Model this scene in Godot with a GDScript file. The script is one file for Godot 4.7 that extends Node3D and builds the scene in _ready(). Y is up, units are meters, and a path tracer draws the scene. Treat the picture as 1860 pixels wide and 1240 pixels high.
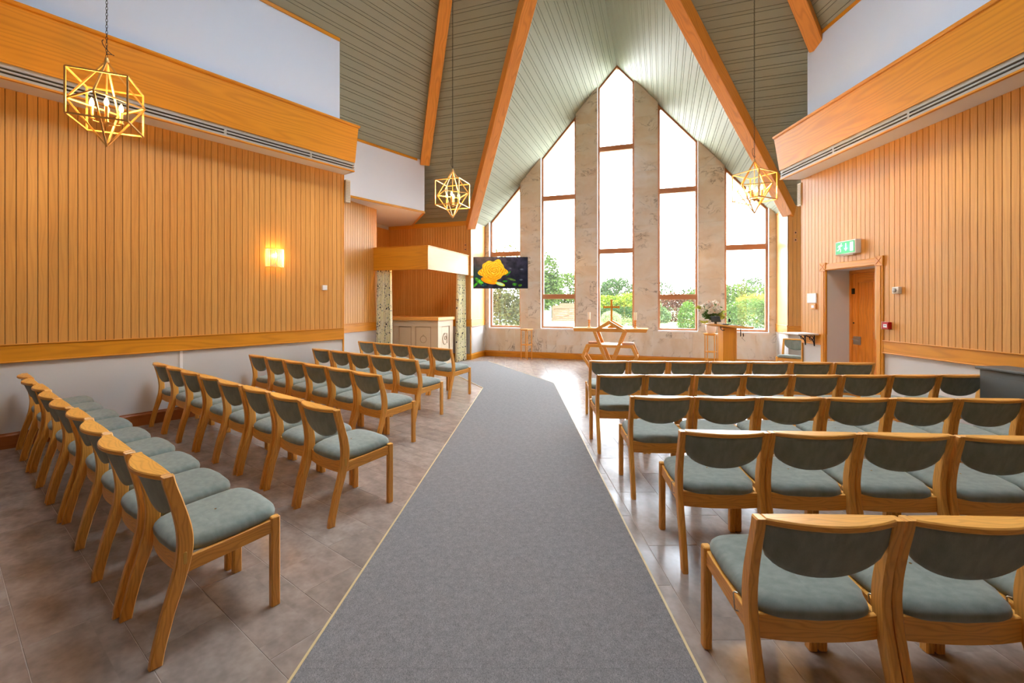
extends Node3D
# A crematorium chapel. Plan coordinates (x to the right, z away from the entrance) are turned into the world by W().
# FX: frame of the window wall (x along it, z into the room). LX, RX: frames of the panelled side walls.

var M := {}
var taken := {}
var cache := {}
var FX: Transform3D
var LX: Transform3D
var RX: Transform3D
var rng := RandomNumberGenerator.new()
const BULB := 0.24   # each candle bulb
const SCREEN := 0.72

# ------------------------------------------------------------------ scene nodes
func W(x: float, y: float, z: float) -> Vector3:
	return Vector3(x, y, -z)

func numbered(called: String) -> String:
	if not taken.has(called):
		taken[called] = 0
		return called
	taken[called] += 1
	return "%s_%03d" % [called, taken[called]]

func thing(called: String, label := "", category := "", at := Transform3D.IDENTITY, group := "") -> Node3D:
	var o := Node3D.new()
	o.name = numbered(called)
	o.transform = at
	add_child(o, true)
	tag(o, label, category, group)
	return o

func tag(o: Node3D, label: String, category: String, group := "") -> void:
	if label != "": o.set_meta("label", label)
	if category != "": o.set_meta("category", category)
	if group != "": o.set_meta("group", group)

func structure(called: String, label: String, category: String, at := Transform3D.IDENTITY) -> Node3D:
	var o := thing(called, label, category, at)
	o.set_meta("kind", "structure")
	return o

func put(called: String, st: SurfaceTool, mat: Material, parent: Node3D) -> MeshInstance3D:
	st.generate_normals()
	return put_mesh(called, st.commit(), mat, parent)

func put_mesh(called: String, mesh: Mesh, mat: Material, parent: Node3D, at := Transform3D.IDENTITY) -> MeshInstance3D:
	var o := MeshInstance3D.new()
	o.name = called
	o.mesh = mesh
	o.material_override = mat
	o.transform = at
	o.cast_shadow = GeometryInstance3D.SHADOW_CASTING_SETTING_ON
	parent.add_child(o, true)
	return o

func copy_of(o: Node3D, called: String, at: Transform3D, label: String) -> Node3D:
	var c: Node3D = o.duplicate()
	c.name = numbered(called)
	add_child(c, true)
	c.transform = at
	c.set_meta("label", label)
	return c

# ------------------------------------------------------------------ shapes
func begin() -> SurfaceTool:
	var st := SurfaceTool.new()
	st.begin(Mesh.PRIMITIVE_TRIANGLES)
	return st

func tri(st: SurfaceTool, a: Vector3, b: Vector3, c: Vector3, ua := Vector2.ZERO, ub := Vector2.ZERO, uc := Vector2.ZERO) -> void:
	# a, b, c run anticlockwise seen from outside
	st.set_uv(ua); st.add_vertex(a)
	st.set_uv(uc); st.add_vertex(c)
	st.set_uv(ub); st.add_vertex(b)

func quad(st: SurfaceTool, a: Vector3, b: Vector3, c: Vector3, d: Vector3, ua: Vector2, ub: Vector2, uc: Vector2, ud: Vector2) -> void:
	tri(st, a, b, c, ua, ub, uc)
	tri(st, a, c, d, ua, uc, ud)

func area2(p: PackedVector2Array) -> float:
	var s := 0.0
	for i in p.size():
		var q := p[(i + 1) % p.size()]
		s += p[i].x * q.y - q.x * p[i].y
	return s

func inset(p: PackedVector2Array, d: float) -> PackedVector2Array:
	var out := PackedVector2Array()
	var n := p.size()
	for i in n:
		var e0 := (p[i] - p[(i + n - 1) % n]).normalized()
		var e1 := (p[(i + 1) % n] - p[i]).normalized()
		var n0 := Vector2(-e0.y, e0.x)
		var n1 := Vector2(-e1.y, e1.x)
		var m := n0 + n1
		if m.length() < 0.2: m = n0
		m = m.normalized()
		out.append(p[i] + m * d / maxf(0.5, m.dot(n0)))
	return out

# grain: 0 along the extrusion, 1 along the outline's x, 2 along the outline's y
func prism(st: SurfaceTool, poly: PackedVector2Array, z0: float, z1: float, xf := Transform3D.IDENTITY, ch := 0.0, grain := 0, smooth := false, uvo := Vector2.ZERO) -> void:
	var p := poly.duplicate()
	if area2(p) < 0: p.reverse()
	var n := p.size()
	var rings := []
	if ch > 0.0:
		var q := inset(p, ch)
		rings = [[q, z0], [p, z0 + ch], [p, z1 - ch], [q, z1]]
	else:
		rings = [[p, z0], [p, z1]]
	for k in rings.size() - 1:
		var A: PackedVector2Array = rings[k][0]
		var B: PackedVector2Array = rings[k + 1][0]
		var za: float = rings[k][1]
		var zb: float = rings[k + 1][1]
		var l := 0.0
		st.set_smooth_group(k + 1 if smooth else -1)
		for i in n:
			var j := (i + 1) % n
			var l2 := l + p[i].distance_to(p[j])
			var ua := Vector2(za, l) + uvo; var ub := Vector2(za, l2) + uvo; var uc := Vector2(zb, l2) + uvo; var ud := Vector2(zb, l) + uvo
			if grain > 0:
				ua = Vector2(l, za) + uvo; ub = Vector2(l2, za) + uvo; uc = Vector2(l2, zb) + uvo; ud = Vector2(l, zb) + uvo
			quad(st, xf * Vector3(A[i].x, A[i].y, za), xf * Vector3(A[j].x, A[j].y, za), xf * Vector3(B[j].x, B[j].y, zb), xf * Vector3(B[i].x, B[i].y, zb), ua, ub, uc, ud)
			l = l2
	st.set_smooth_group(-1)
	var idx := Geometry2D.triangulate_polygon(p)
	for e in 2:
		var R: PackedVector2Array = rings[0][0] if e == 0 else rings[rings.size() - 1][0]
		var z: float = z0 if e == 0 else z1
		for t in range(0, idx.size(), 3):
			var a := R[idx[t]]; var b := R[idx[t + 1]]; var c := R[idx[t + 2]]
			if ((b - a).cross(c - a) < 0) == (e == 1):
				var s := b; b = c; c = s
			var uv := [a, b, c]
			if grain == 2: uv = [Vector2(a.y, a.x), Vector2(b.y, b.x), Vector2(c.y, c.x)]
			tri(st, xf * Vector3(a.x, a.y, z), xf * Vector3(b.x, b.y, z), xf * Vector3(c.x, c.y, z), uv[0] + uvo, uv[1] + uvo, uv[2] + uvo)

func rect(x0: float, y0: float, x1: float, y1: float) -> PackedVector2Array:
	return PackedVector2Array([Vector2(x0, y0), Vector2(x1, y0), Vector2(x1, y1), Vector2(x0, y1)])

func crect(w: float, h: float, c: float) -> PackedVector2Array:
	var a := w / 2; var b := h / 2
	if c <= 0.0: return rect(-a, -b, a, b)
	return PackedVector2Array([Vector2(-a + c, -b), Vector2(a - c, -b), Vector2(a, -b + c), Vector2(a, b - c), Vector2(a - c, b), Vector2(-a + c, b), Vector2(-a, b - c), Vector2(-a, -b + c)])

# a bar from a to b, w across, h along up
func bar(st: SurfaceTool, a: Vector3, b: Vector3, w: float, h: float, up := Vector3.UP, ch := 0.0, xf := Transform3D.IDENTITY) -> void:
	var z := (b - a).normalized()
	if absf(z.dot(up)) > 0.99: up = Vector3(0, 0, -1) if absf(z.z) < 0.9 else Vector3.RIGHT
	var x := up.cross(z).normalized()
	var y := z.cross(x)
	prism(st, crect(w, h, ch), 0.0, a.distance_to(b), xf * Transform3D(Basis(x, y, z), a), ch * 0.7, 0, false, Vector2(a.x * 0.37 + a.y * 0.73, a.z * 0.61))

# a box between two corners, its grain along the longest side
func block(st: SurfaceTool, lo: Vector3, hi: Vector3, ch := 0.0, xf := Transform3D.IDENTITY) -> void:
	var s := hi - lo
	var c := (lo + hi) / 2
	if s.x >= s.y and s.x >= s.z:
		bar(st, Vector3(lo.x, c.y, c.z), Vector3(hi.x, c.y, c.z), s.z, s.y, Vector3.UP, ch, xf)
	elif s.y >= s.z:
		bar(st, Vector3(c.x, lo.y, c.z), Vector3(c.x, hi.y, c.z), s.x, s.z, Vector3(0, 0, 1), ch, xf)
	else:
		bar(st, Vector3(c.x, c.y, lo.z), Vector3(c.x, c.y, hi.z), s.x, s.y, Vector3.UP, ch, xf)

func lathe(st: SurfaceTool, prof: PackedVector2Array, n := 24, xf := Transform3D.IDENTITY, a0 := 0.0, a1 := TAU) -> void:
	var g := 1
	for k in prof.size() - 1:
		if k > 0 and absf((prof[k + 1] - prof[k]).angle_to(prof[k] - prof[k - 1])) > 0.7: g += 1
		st.set_smooth_group(g)
		for i in n:
			var t0 := a0 + (a1 - a0) * i / n; var t1 := a0 + (a1 - a0) * (i + 1) / n
			var A := prof[k]; var B := prof[k + 1]
			quad(st, xf * Vector3(A.x * sin(t0), A.y, A.x * cos(t0)), xf * Vector3(A.x * sin(t1), A.y, A.x * cos(t1)), xf * Vector3(B.x * sin(t1), B.y, B.x * cos(t1)), xf * Vector3(B.x * sin(t0), B.y, B.x * cos(t0)),
				Vector2(t0 * 0.1, A.y), Vector2(t1 * 0.1, A.y), Vector2(t1 * 0.1, B.y), Vector2(t0 * 0.1, B.y))
	st.set_smooth_group(-1)

func tube(st: SurfaceTool, pts: PackedVector3Array, r: float, n := 8, closed := false, xf := Transform3D.IDENTITY) -> void:
	var rings := []
	var m := pts.size()
	var up := Vector3(0.31, 0.9, 0.27).normalized()
	for k in m:
		var d: Vector3
		if closed: d = pts[(k + 1) % m] - pts[(k + m - 1) % m]
		else: d = pts[mini(k + 1, m - 1)] - pts[maxi(k - 1, 0)]
		d = d.normalized()
		if absf(d.dot(up)) > 0.98: up = Vector3(0.9, 0.1, 0.4).normalized()
		var x := up.cross(d).normalized()
		var y := d.cross(x)
		up = y
		var ring := PackedVector3Array()
		for i in n:
			var t := TAU * i / n
			ring.append(xf * (pts[k] + (x * cos(t) + y * sin(t)) * r))
		rings.append(ring)
	st.set_smooth_group(1)
	for k in (m if closed else m - 1):
		var A: PackedVector3Array = rings[k]
		var B: PackedVector3Array = rings[(k + 1) % m]
		for i in n:
			var j := (i + 1) % n
			quad(st, A[i], A[j], B[j], B[i], Vector2(0, i), Vector2(0, j), Vector2(1, j), Vector2(1, i))
	st.set_smooth_group(-1)
	if not closed:
		for i in range(1, n - 1):
			tri(st, rings[0][0], rings[0][i + 1], rings[0][i])
			tri(st, rings[m - 1][0], rings[m - 1][i], rings[m - 1][i + 1])

# a smooth skin through rows of points; wrap joins each row's end to its start
func skin(st: SurfaceTool, rows: Array, wrap := true, uvs := 1.0) -> void:
	st.set_smooth_group(1)
	for k in rows.size() - 1:
		var A: PackedVector3Array = rows[k]
		var B: PackedVector3Array = rows[k + 1]
		var n := A.size()
		for i in (n if wrap else n - 1):
			var j := (i + 1) % n
			quad(st, A[i], A[j], B[j], B[i], Vector2(A[i].x, A[i].z) * uvs, Vector2(A[j].x, A[j].z) * uvs, Vector2(B[j].x, B[j].z) * uvs, Vector2(B[i].x, B[i].z) * uvs)
	st.set_smooth_group(-1)

func at(p: Vector3, yaw := 0.0) -> Transform3D:
	return Transform3D(Basis(Vector3.UP, yaw), p)

# ------------------------------------------------------------------ textures and materials
func noise(f: float, octaves := 3, seed_ := 1) -> FastNoiseLite:
	var n := FastNoiseLite.new()
	n.noise_type = FastNoiseLite.TYPE_SIMPLEX_SMOOTH
	n.frequency = f
	n.fractal_octaves = octaves
	n.seed = seed_
	return n

func texture(img: Image) -> ImageTexture:
	img.generate_mipmaps()
	return ImageTexture.create_from_image(img)

# grey wood grain, its length along u; wild: how much the growth rings wander
func grain_texture(seed_: int, wild: float, contrast: float) -> ImageTexture:
	var s := 512
	var img := Image.create(s, s, false, Image.FORMAT_RGB8)
	var a := noise(1.0, 2, seed_); var b := noise(1.0, 3, seed_ + 7); var c := noise(1.0, 2, seed_ + 13)
	for y in s:
		var v := float(y) / s
		for x in s:
			var u := float(x) / s
			# blend two copies over the edge so that the picture repeats along u
			var e := smoothstep(0.85, 1.0, u)
			var warp := lerpf(a.get_noise_2d(u * 1.6, v * 2.2), a.get_noise_2d((u - 1.0) * 1.6, v * 2.2), e)
			var fine := lerpf(b.get_noise_2d(u * 9.0, v * 170.0), b.get_noise_2d((u - 1.0) * 9.0, v * 170.0), e)
			var big := lerpf(c.get_noise_2d(u * 2.0, v * 5.0), c.get_noise_2d((u - 1.0) * 2.0, v * 5.0), e)
			var ring := 0.5 + 0.5 * sin((v * 9.0 + warp * wild * 3.0) * TAU)
			ring = pow(ring, 2.5)
			var g := 1.0 - contrast * (0.50 * ring + 0.35 * (0.5 + 0.5 * fine) + 0.3 * (0.5 + 0.5 * big))
			img.set_pixel(x, y, Color(g, lerpf(g, g * g, 0.35), lerpf(g, g * g, 0.6)))
	return texture(img)

func cloud_texture(c0: Color, c1: Color, f: float, fine: float, seed_: int) -> ImageTexture:
	var s := 512
	var img := Image.create(s, s, false, Image.FORMAT_RGB8)
	var a := noise(f, 5, seed_); var b := noise(fine, 2, seed_ + 3)
	for y in s:
		for x in s:
			var t := 0.5 + 0.75 * a.get_noise_2d(x, y * 1.7) + 0.22 * b.get_noise_2d(x, y)
			img.set_pixel(x, y, c0.lerp(c1, clampf(t, 0.0, 1.0)))
	return texture(img)

func marble_texture(seed_: int) -> ImageTexture:
	var s := 640
	var img := Image.create(s, s, false, Image.FORMAT_RGB8)
	var a := noise(0.006, 5, seed_); var b := noise(0.012, 4, seed_ + 3); var c := noise(0.004, 3, seed_ + 5); var d := noise(0.05, 3, seed_ + 9)
	for y in s:
		for x in s:
			var wx := x + 60.0 * a.get_noise_2d(x, y); var wy := y + 60.0 * a.get_noise_2d(x + 900, y)
			var t := 0.5 + 0.8 * c.get_noise_2d(x * 0.7, wy * 1.5)
			var base := Color(0.88, 0.88, 0.87).lerp(Color(0.85, 0.785, 0.71), clampf(t, 0, 1))
			base = base.lerp(Color(0.93, 0.915, 0.90), clampf(0.5 + b.get_noise_2d(wx * 0.5, wy), 0, 1) * 0.45)
			var v := absf(b.get_noise_2d(wx * 0.35, wy * 1.25))
			var w := clampf(0.15 + 1.9 * c.get_noise_2d(x + 300, y * 1.3 + 500), 0.0, 1.0)
			var vein := (1.0 - smoothstep(0.0, 0.045, v)) * w
			vein = maxf(vein, (1.0 - smoothstep(0.0, 0.16, v)) * w * 0.45)
			vein *= 0.6 + 0.6 * d.get_noise_2d(x, y)
			img.set_pixel(x, y, base.lerp(Color(0.30, 0.27, 0.25), clampf(vein * 0.85, 0.0, 1.0)))
	return texture(img)

func carpet_texture() -> ImageTexture:
	var s := 512
	var img := Image.create(s, s, false, Image.FORMAT_RGB8)
	var a := noise(0.02, 3, 5)
	rng.seed = 77
	for y in s:
		var run := 0.0
		for x in s:
			if rng.randf() < 0.55: run = rng.randf()
			var g := 0.475 + 0.22 * (run - 0.5) + 0.035 * a.get_noise_2d(x, y)
			img.set_pixel(y, x, Color(g * 1.0, g * 0.965, g * 0.945))
	return texture(img)

func curtain_texture() -> ImageTexture:
	var s := 512
	var img := Image.create(s, s, false, Image.FORMAT_RGB8)
	var a := noise(0.02, 2, 31)
	for y in s:
		for x in s:
			var t := 0.5 + 0.8 * a.get_noise_2d(x * 1.6, y * 0.3)
			img.set_pixel(x, y, Color(0.95, 0.925, 0.83).lerp(Color(0.90, 0.885, 0.70), clampf(t, 0, 1)))
	rng.seed = 9
	for k in 190:   # twigs, leaves and small dark sprigs of the print
		var p := Vector2(rng.randf() * s, rng.randf() * s)
		var dir := Vector2.from_angle(rng.randf_range(-0.5, 0.9) + (PI / 2 if rng.randf() < 0.5 else 0.0))
		var col := Color(0.10, 0.11, 0.17) if rng.randf() < 0.6 else (Color(0.24, 0.30, 0.40) if rng.randf() < 0.6 else Color(0.38, 0.46, 0.44))
		var len_ := rng.randf_range(8, 34)
		var wide := rng.randf_range(1.2, 3.0) if rng.randf() < 0.65 else rng.randf_range(4.0, 8.0)
		var bend := rng.randf_range(-0.05, 0.05)
		var n := int(len_)
		for i in n:
			dir = dir.rotated(bend)
			p += dir
			var r := wide * sin(PI * (i + 0.5) / n)
			for dy in range(-8, 9):
				for dx in range(-8, 9):
					if dx * dx + dy * dy <= r * r:
						img.set_pixel(posmod(int(p.x) + dx, s), posmod(int(p.y) + dy, s), col)
	return texture(img)

func blob(p: Vector2, c: Vector2, r: Vector2, turn: float) -> float:
	var d := (p - c).rotated(-turn)
	return Vector2(d.x / r.x, d.y / r.y).length()

func rose_texture() -> ImageTexture:
	var w := 480; var h := 270
	var img := Image.create(w, h, false, Image.FORMAT_RGB8)
	var a := noise(0.012, 3, 3); var b := noise(0.03, 3, 8)
	var leaves := [[Vector2(0.115, 0.80), Vector2(0.05, 0.17), -0.55, Color(0.36, 0.72, 0.20)], [Vector2(0.03, 0.90), Vector2(0.03, 0.10), 0.5, Color(0.25, 0.6, 0.15)],
		[Vector2(0.19, 0.90), Vector2(0.05, 0.05), -0.3, Color(0.06, 0.32, 0.36)], [Vector2(0.64, 0.53), Vector2(0.02, 0.10), 0.5, Color(0.22, 0.5, 0.16)], [Vector2(0.70, 0.72), Vector2(0.10, 0.035), 0.5, Color(0.33, 0.45, 0.20)],
		[Vector2(0.76, 0.88), Vector2(0.05, 0.05), 0.9, Color(0.22, 0.48, 0.14)], [Vector2(0.86, 0.91), Vector2(0.035, 0.05), 0.2, Color(0.30, 0.48, 0.12)], [Vector2(0.58, 0.78), Vector2(0.05, 0.03), -0.2, Color(0.1, 0.55, 0.12)]]
	for y in h:
		for x in w:
			var p := Vector2(float(x) / w, float(y) / h)
			var n1 := a.get_noise_2d(x, y); var n2 := b.get_noise_2d(x, y)
			var c := Color(0.10, 0.12, 0.15).lerp(Color(0.24, 0.22, 0.28), clampf(0.5 + n1 - p.y * 0.7 + 0.3, 0, 1))
			c = c.lerp(Color(0.06, 0.25, 0.22), clampf(1.0 - blob(p, Vector2(0.08, 0.55), Vector2(0.25, 0.4), 0), 0, 1) * 0.8)
			c = c.lerp(Color(0.04, 0.07, 0.13), clampf(p.x - 0.4 + p.y * 0.4 - 0.3, 0, 1))
			for g in [[Vector2(0.68, 0.36), 0.03], [Vector2(0.89, 0.39), 0.045], [Vector2(0.88, 0.73), 0.045]]:
				c = c.lerp(Color(0.5, 0.52, 0.55), clampf(1.0 - blob(p, g[0], Vector2(g[1], g[1] * 0.9), 0), 0, 1) * 0.8)
			for l in leaves:
				var d := blob(p, l[0], l[1], l[2])
				c = c.lerp(l[3] * (0.75 + 0.5 * n2 + 0.3 * (1.0 - d)), 1.0 - smoothstep(0.8, 1.1, d))
			# lower petal and bud leaf
			var low := blob(p, Vector2(0.29, 0.76), Vector2(0.17, 0.095), 0.55)
			if low < 1.0: c = Color(0.98, 0.72 - 0.18 * low, 0.06)
			var bud := blob(p, Vector2(0.49, 0.87), Vector2(0.105, 0.05), 0.6)
			if bud < 1.0: c = Color(0.72, 0.85, 0.66) if bud < 0.72 else Color(0.80, 0.82, 0.12)
			# the bloom: wavy outline, spiral of petals with darker folds
			var q := Vector2((p.x - 0.365) * 1.778 / 1.16, p.y - 0.43)
			var ang := q.angle()
			var rad := q.length()
			var edge := 0.335 + 0.028 * sin(ang * 5.0 + 0.6) + 0.018 * sin(ang * 9.0) + 0.09 * pow(maxf(0.0, cos(ang - PI + 0.12)), 14.0) + 0.03 * pow(maxf(0.0, cos(ang + 1.05)), 30.0) + 0.05 * pow(maxf(0.0, cos(ang - 0.05)), 20.0)
			if rad < edge:
				var t := rad / edge
				var qq := q - Vector2(0.03, -0.02)
				var sp := fposmod(qq.length() * 15.0 - qq.angle() / TAU * 2.0 + 0.5 * n2 + 0.25 * sin(qq.angle() * 3.0), 1.0)
				c = Color(1.0, 0.80, 0.12).lerp(Color(0.80, 0.36, 0.01), pow(sp, 1.6) * (1.0 - 0.35 * t))
				c = c.lerp(Color(1.0, 0.93, 0.45), (1.0 - smoothstep(0.0, 0.22, sp)) * 0.7)
				c = c.lerp(Color(0.93, 0.48, 0.02), clampf(q.y * 2.6 - 0.25, 0, 1) * 0.75)
				c = c.lerp(Color(1.0, 0.88, 0.25), clampf(-q.y * 2.0, 0, 1) * 0.5)
			img.set_pixel(x, y, c)
	return texture(img)

func material(col: Color, rough := 0.6, tex: Texture2D = null, scale := Vector3.ONE, metal := 0.0) -> StandardMaterial3D:
	var m := StandardMaterial3D.new()
	m.albedo_color = col
	m.roughness = rough
	m.metallic = metal
	if tex:
		m.albedo_texture = tex
		m.uv1_scale = scale
		m.texture_filter = BaseMaterial3D.TEXTURE_FILTER_LINEAR_WITH_MIPMAPS_ANISOTROPIC
	return m

func glow(col: Color, strength: float) -> StandardMaterial3D:
	var m := material(Color(1, 1, 1), 0.5)
	m.emission_enabled = true
	m.emission = col
	m.emission_energy_multiplier = strength
	return m

func make_materials() -> void:
	var g1 := grain_texture(3, 0.35, 0.09)
	var g2 := grain_texture(21, 0.6, 0.13)
	var g3 := grain_texture(40, 0.6, 0.14)
	M.board = []
	for c in [Color(0.85, 0.62, 0.305), Color(0.835, 0.60, 0.29), Color(0.86, 0.635, 0.325), Color(0.843, 0.613, 0.30)]:
		M.board.append(material(c, 0.42, g1, Vector3(0.5, 3.0, 1)))
	M.board_dark = material(Color(0.24, 0.13, 0.06), 0.8)
	M.honey = material(Color(0.875, 0.59, 0.115), 0.42, g2, Vector3(0.28, 1.9, 1))
	M.beam = material(Color(0.92, 0.61, 0.22), 0.45, g2, Vector3(0.5, 2.0, 1))
	M.frame = material(Color(0.74, 0.50, 0.33), 0.45, g1, Vector3(0.6, 4, 1))
	M.chair = []
	for c in [Color(0.955, 0.70, 0.32), Color(0.97, 0.725, 0.35)]:
		M.chair.append(material(c, 0.36, g3, Vector3(1.6, 6.0, 1)))
	M.oak = material(Color(0.92, 0.67, 0.31), 0.4, g1, Vector3(0.8, 3, 1))
	M.door = material(Color(0.93, 0.58, 0.18), 0.4, g2, Vector3(0.5, 2.2, 1))
	M.plaster = material(Color(0.86, 0.87, 0.90), 0.9)
	M.plaster_blue = material(Color(0.80, 0.845, 0.91), 0.9)
	M.skirting_dark = material(Color(0.66, 0.38, 0.16), 0.4, g2, Vector3(0.28, 1.9, 1))
	M.dado = material(Color(0.80, 0.785, 0.765), 0.75)
	M.soffit = material(Color(0.86, 0.83, 0.81), 0.9)
	M.reveal = material(Color(0.93, 0.92, 0.91), 0.7)
	M.ceiling = material(Color(0.56, 0.565, 0.485), 0.58)
	M.ceiling_back = material(Color(0.30, 0.31, 0.26), 0.8)
	M.grille = material(Color(0.64, 0.64, 0.62), 0.5)
	M.black = material(Color(0.03, 0.03, 0.03), 0.6)
	M.iron = material(Color(0.05, 0.05, 0.05), 0.5, null, Vector3.ONE, 0.4)
	var cl := cloud_texture(Color(0.86, 0.88, 0.88), Color(1, 1, 1), 0.012, 0.2, 4)
	M.fabric = material(Color(0.535, 0.57, 0.535), 0.85, cl, Vector3(2.2, 2.2, 1))
	M.fabric.rim_enabled = true
	M.fabric.rim = 0.5
	M.fabric.rim_tint = 0.3
	M.tile = []
	var tt := cloud_texture(Color(0.55, 0.495, 0.455), Color(0.67, 0.615, 0.57), 0.010, 0.05, 11)
	for c in [Color(1, 1, 1), Color(0.94, 0.93, 0.92), Color(0.98, 0.96, 0.95)]:
		M.tile.append(material(c, 0.25, tt, Vector3(0.8, 0.8, 1)))
	M.grout = material(Color(0.68, 0.62, 0.57), 0.9)
	M.carpet = material(Color(1, 1, 1), 0.95, carpet_texture(), Vector3(1.6, 1.6, 1))
	M.carpet_edge = material(Color(0.80, 0.70, 0.50), 0.5)
	M.marble = []
	for k in 2: M.marble.append(material(Color(1, 1, 1), 0.22, marble_texture(50 + k * 9), Vector3(0.42, 0.42, 1)))
	M.curtain = material(Color(1, 1, 1), 0.9, curtain_texture(), Vector3(1.1, 1.1, 1))
	M.curtain.backlight_enabled = true
	M.curtain.backlight = Color(0.25, 0.24, 0.18)
	M.cream = material(Color(0.82, 0.74, 0.62), 0.6)
	M.cream_line = material(Color(0.62, 0.52, 0.40), 0.6)
	M.brass = material(Color(0.86, 0.68, 0.36), 0.3, null, Vector3.ONE, 0.85)
	M.gold_paint = material(Color(0.83, 0.68, 0.42), 0.38, null, Vector3.ONE, 0.7)
	M.steel = material(Color(0.72, 0.70, 0.66), 0.3, null, Vector3.ONE, 0.9)
	M.entrance = material(Color(0.42, 0.30, 0.19), 0.6)
	M.white = material(Color(0.90, 0.90, 0.90), 0.45)
	M.candle = material(Color(0.95, 0.92, 0.84), 0.6)
	M.candle.subsurf_scatter_enabled = true
	M.candle.subsurf_scatter_strength = 0.3
	M.red = material(Color(0.70, 0.03, 0.05), 0.3)
	M.sage = material(Color(0.36, 0.375, 0.36), 0.5)
	M.glass = material(Color(0.9, 0.95, 0.95, 0.04), 0.0)
	M.glass.transparency = BaseMaterial3D.TRANSPARENCY_ALPHA
	M.crystal = material(Color(0.98, 0.97, 0.95, 0.25), 0.05)
	M.crystal.transparency = BaseMaterial3D.TRANSPARENCY_ALPHA
	M.bulb = glow(Color(1.0, 0.78, 0.42), 14.0)
	M.flower = material(Color(0.93, 0.90, 0.86), 0.8)
	M.petal = material(Color(0.93, 0.84, 0.78), 0.8)
	M.leaf = material(Color(0.16, 0.27, 0.10), 0.7)
	M.leaf2 = material(Color(0.42, 0.50, 0.16), 0.7)
	M.lawn = material(Color(0.44, 0.50, 0.25), 0.95, cl, Vector3(0.2, 0.2, 1))
	M.gravel = material(Color(0.56, 0.555, 0.54), 0.95, cl, Vector3(0.5, 0.5, 1))
	M.bark = material(Color(0.14, 0.11, 0.08), 0.9)
	M.fence = material(Color(0.38, 0.27, 0.18), 0.8, g1, Vector3(0.5, 2, 1))
	for m in ["frame", "oak", "door"]:
		M[m].clearcoat_enabled = true
		M[m].clearcoat = 0.15
		M[m].clearcoat_roughness = 0.3

# ------------------------------------------------------------------ walls
func board_mesh(h: float, w: float, variant: int) -> Mesh:
	var key := "board%.3f_%.3f_%d" % [h, w, variant]
	if not cache.has(key):
		var st := begin()
		var p := PackedVector2Array([Vector2(-w / 2, 0), Vector2(w / 2, 0), Vector2(w / 2, 0.0115), Vector2(w / 2 - 0.0015, 0.013), Vector2(-w / 2 + 0.0015, 0.013), Vector2(-w / 2, 0.0115)])
		# outline in (x, z), run up along y
		prism(st, p, 0.0, h, Transform3D(Basis(Vector3(-1, 0, 0), Vector3(0, 0, 1), Vector3(0, 1, 0)), Vector3.ZERO), 0.0, 0, false, Vector2(variant * 0.37, variant * 0.219))
		st.generate_normals()
		cache[key] = st.commit()
	return cache[key]

# boards from x0 to x1 between two heights; holes: [x from, x to, y from which boards go on]
func boards(parent: Node3D, xf: Transform3D, x0: float, x1: float, y0: float, y1: float, holes := []) -> void:
	var st := begin()
	var cuts := [x0, x1]
	for h in holes: cuts.append_array([h[0], h[1]])
	cuts.sort()
	for k in cuts.size() - 1:
		var b := y0
		for h in holes:
			if cuts[k] >= h[0] - 0.001 and cuts[k + 1] <= h[1] + 0.001: b = h[2]
		if cuts[k + 1] - cuts[k] > 0.001 and y1 - b > 0.02: block(st, Vector3(cuts[k], b, 0.0), Vector3(cuts[k + 1], y1, 0.004), 0.0, xf)
	put("backing", st, M.board_dark, parent)
	var x := x0
	while x < x1 - 0.01:
		var w := minf(0.08, x1 - x)
		var b := y0
		for h in holes:
			if x + w / 2 > h[0] and x + w / 2 < h[1]: b = h[2]
		if y1 - b > 0.03 and w > 0.02:
			put_mesh("panel_board", board_mesh(y1 - b, w - 0.005, rng.randi() % 5), M.board[rng.randi() % 4], parent, xf * Transform3D(Basis.IDENTITY, Vector3(x + w / 2, b, 0.004)))
		x += 0.08

func rail_bar(st: SurfaceTool, xf: Transform3D, x0: float, x1: float, y0: float, y1: float, t := 0.024) -> void:
	var p := PackedVector2Array([Vector2(0, y0), Vector2(t + 0.010, y0), Vector2(t + 0.012, y0 + 0.006), Vector2(t + 0.010, y0 + 0.013), Vector2(t, y0 + 0.015),
		Vector2(t, y1 - 0.015), Vector2(t + 0.010, y1 - 0.013), Vector2(t + 0.012, y1 - 0.006), Vector2(t + 0.010, y1), Vector2(0, y1)])
	# outline in (z, y), run along x
	prism(st, p, 0.0, x1 - x0, xf * Transform3D(Basis(Vector3(0, 0, 1), Vector3(0, 1, 0), Vector3(-1, 0, 0)), Vector3(x1, 0, 0)), 0.0)

func wall(called: String, label: String, xf: Transform3D, x0: float, x1: float, top: float, thick := 0.2, holes := []) -> Node3D:
	var o := structure(called, label, "wall")
	var st := begin()
	var cuts := [x0, x1]
	for h in holes: cuts.append_array([h[0], h[1]])
	cuts.sort()
	for k in cuts.size() - 1:
		var b := 0.0
		for h in holes:
			if cuts[k] >= h[0] - 0.001 and cuts[k + 1] <= h[1] + 0.001: b = h[2]
		if cuts[k + 1] - cuts[k] > 0.001: block(st, Vector3(cuts[k], b, -thick), Vector3(cuts[k + 1], top, 0.0), 0.0, xf)
	put("plaster", st, M.dado, o)
	return o

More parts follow.
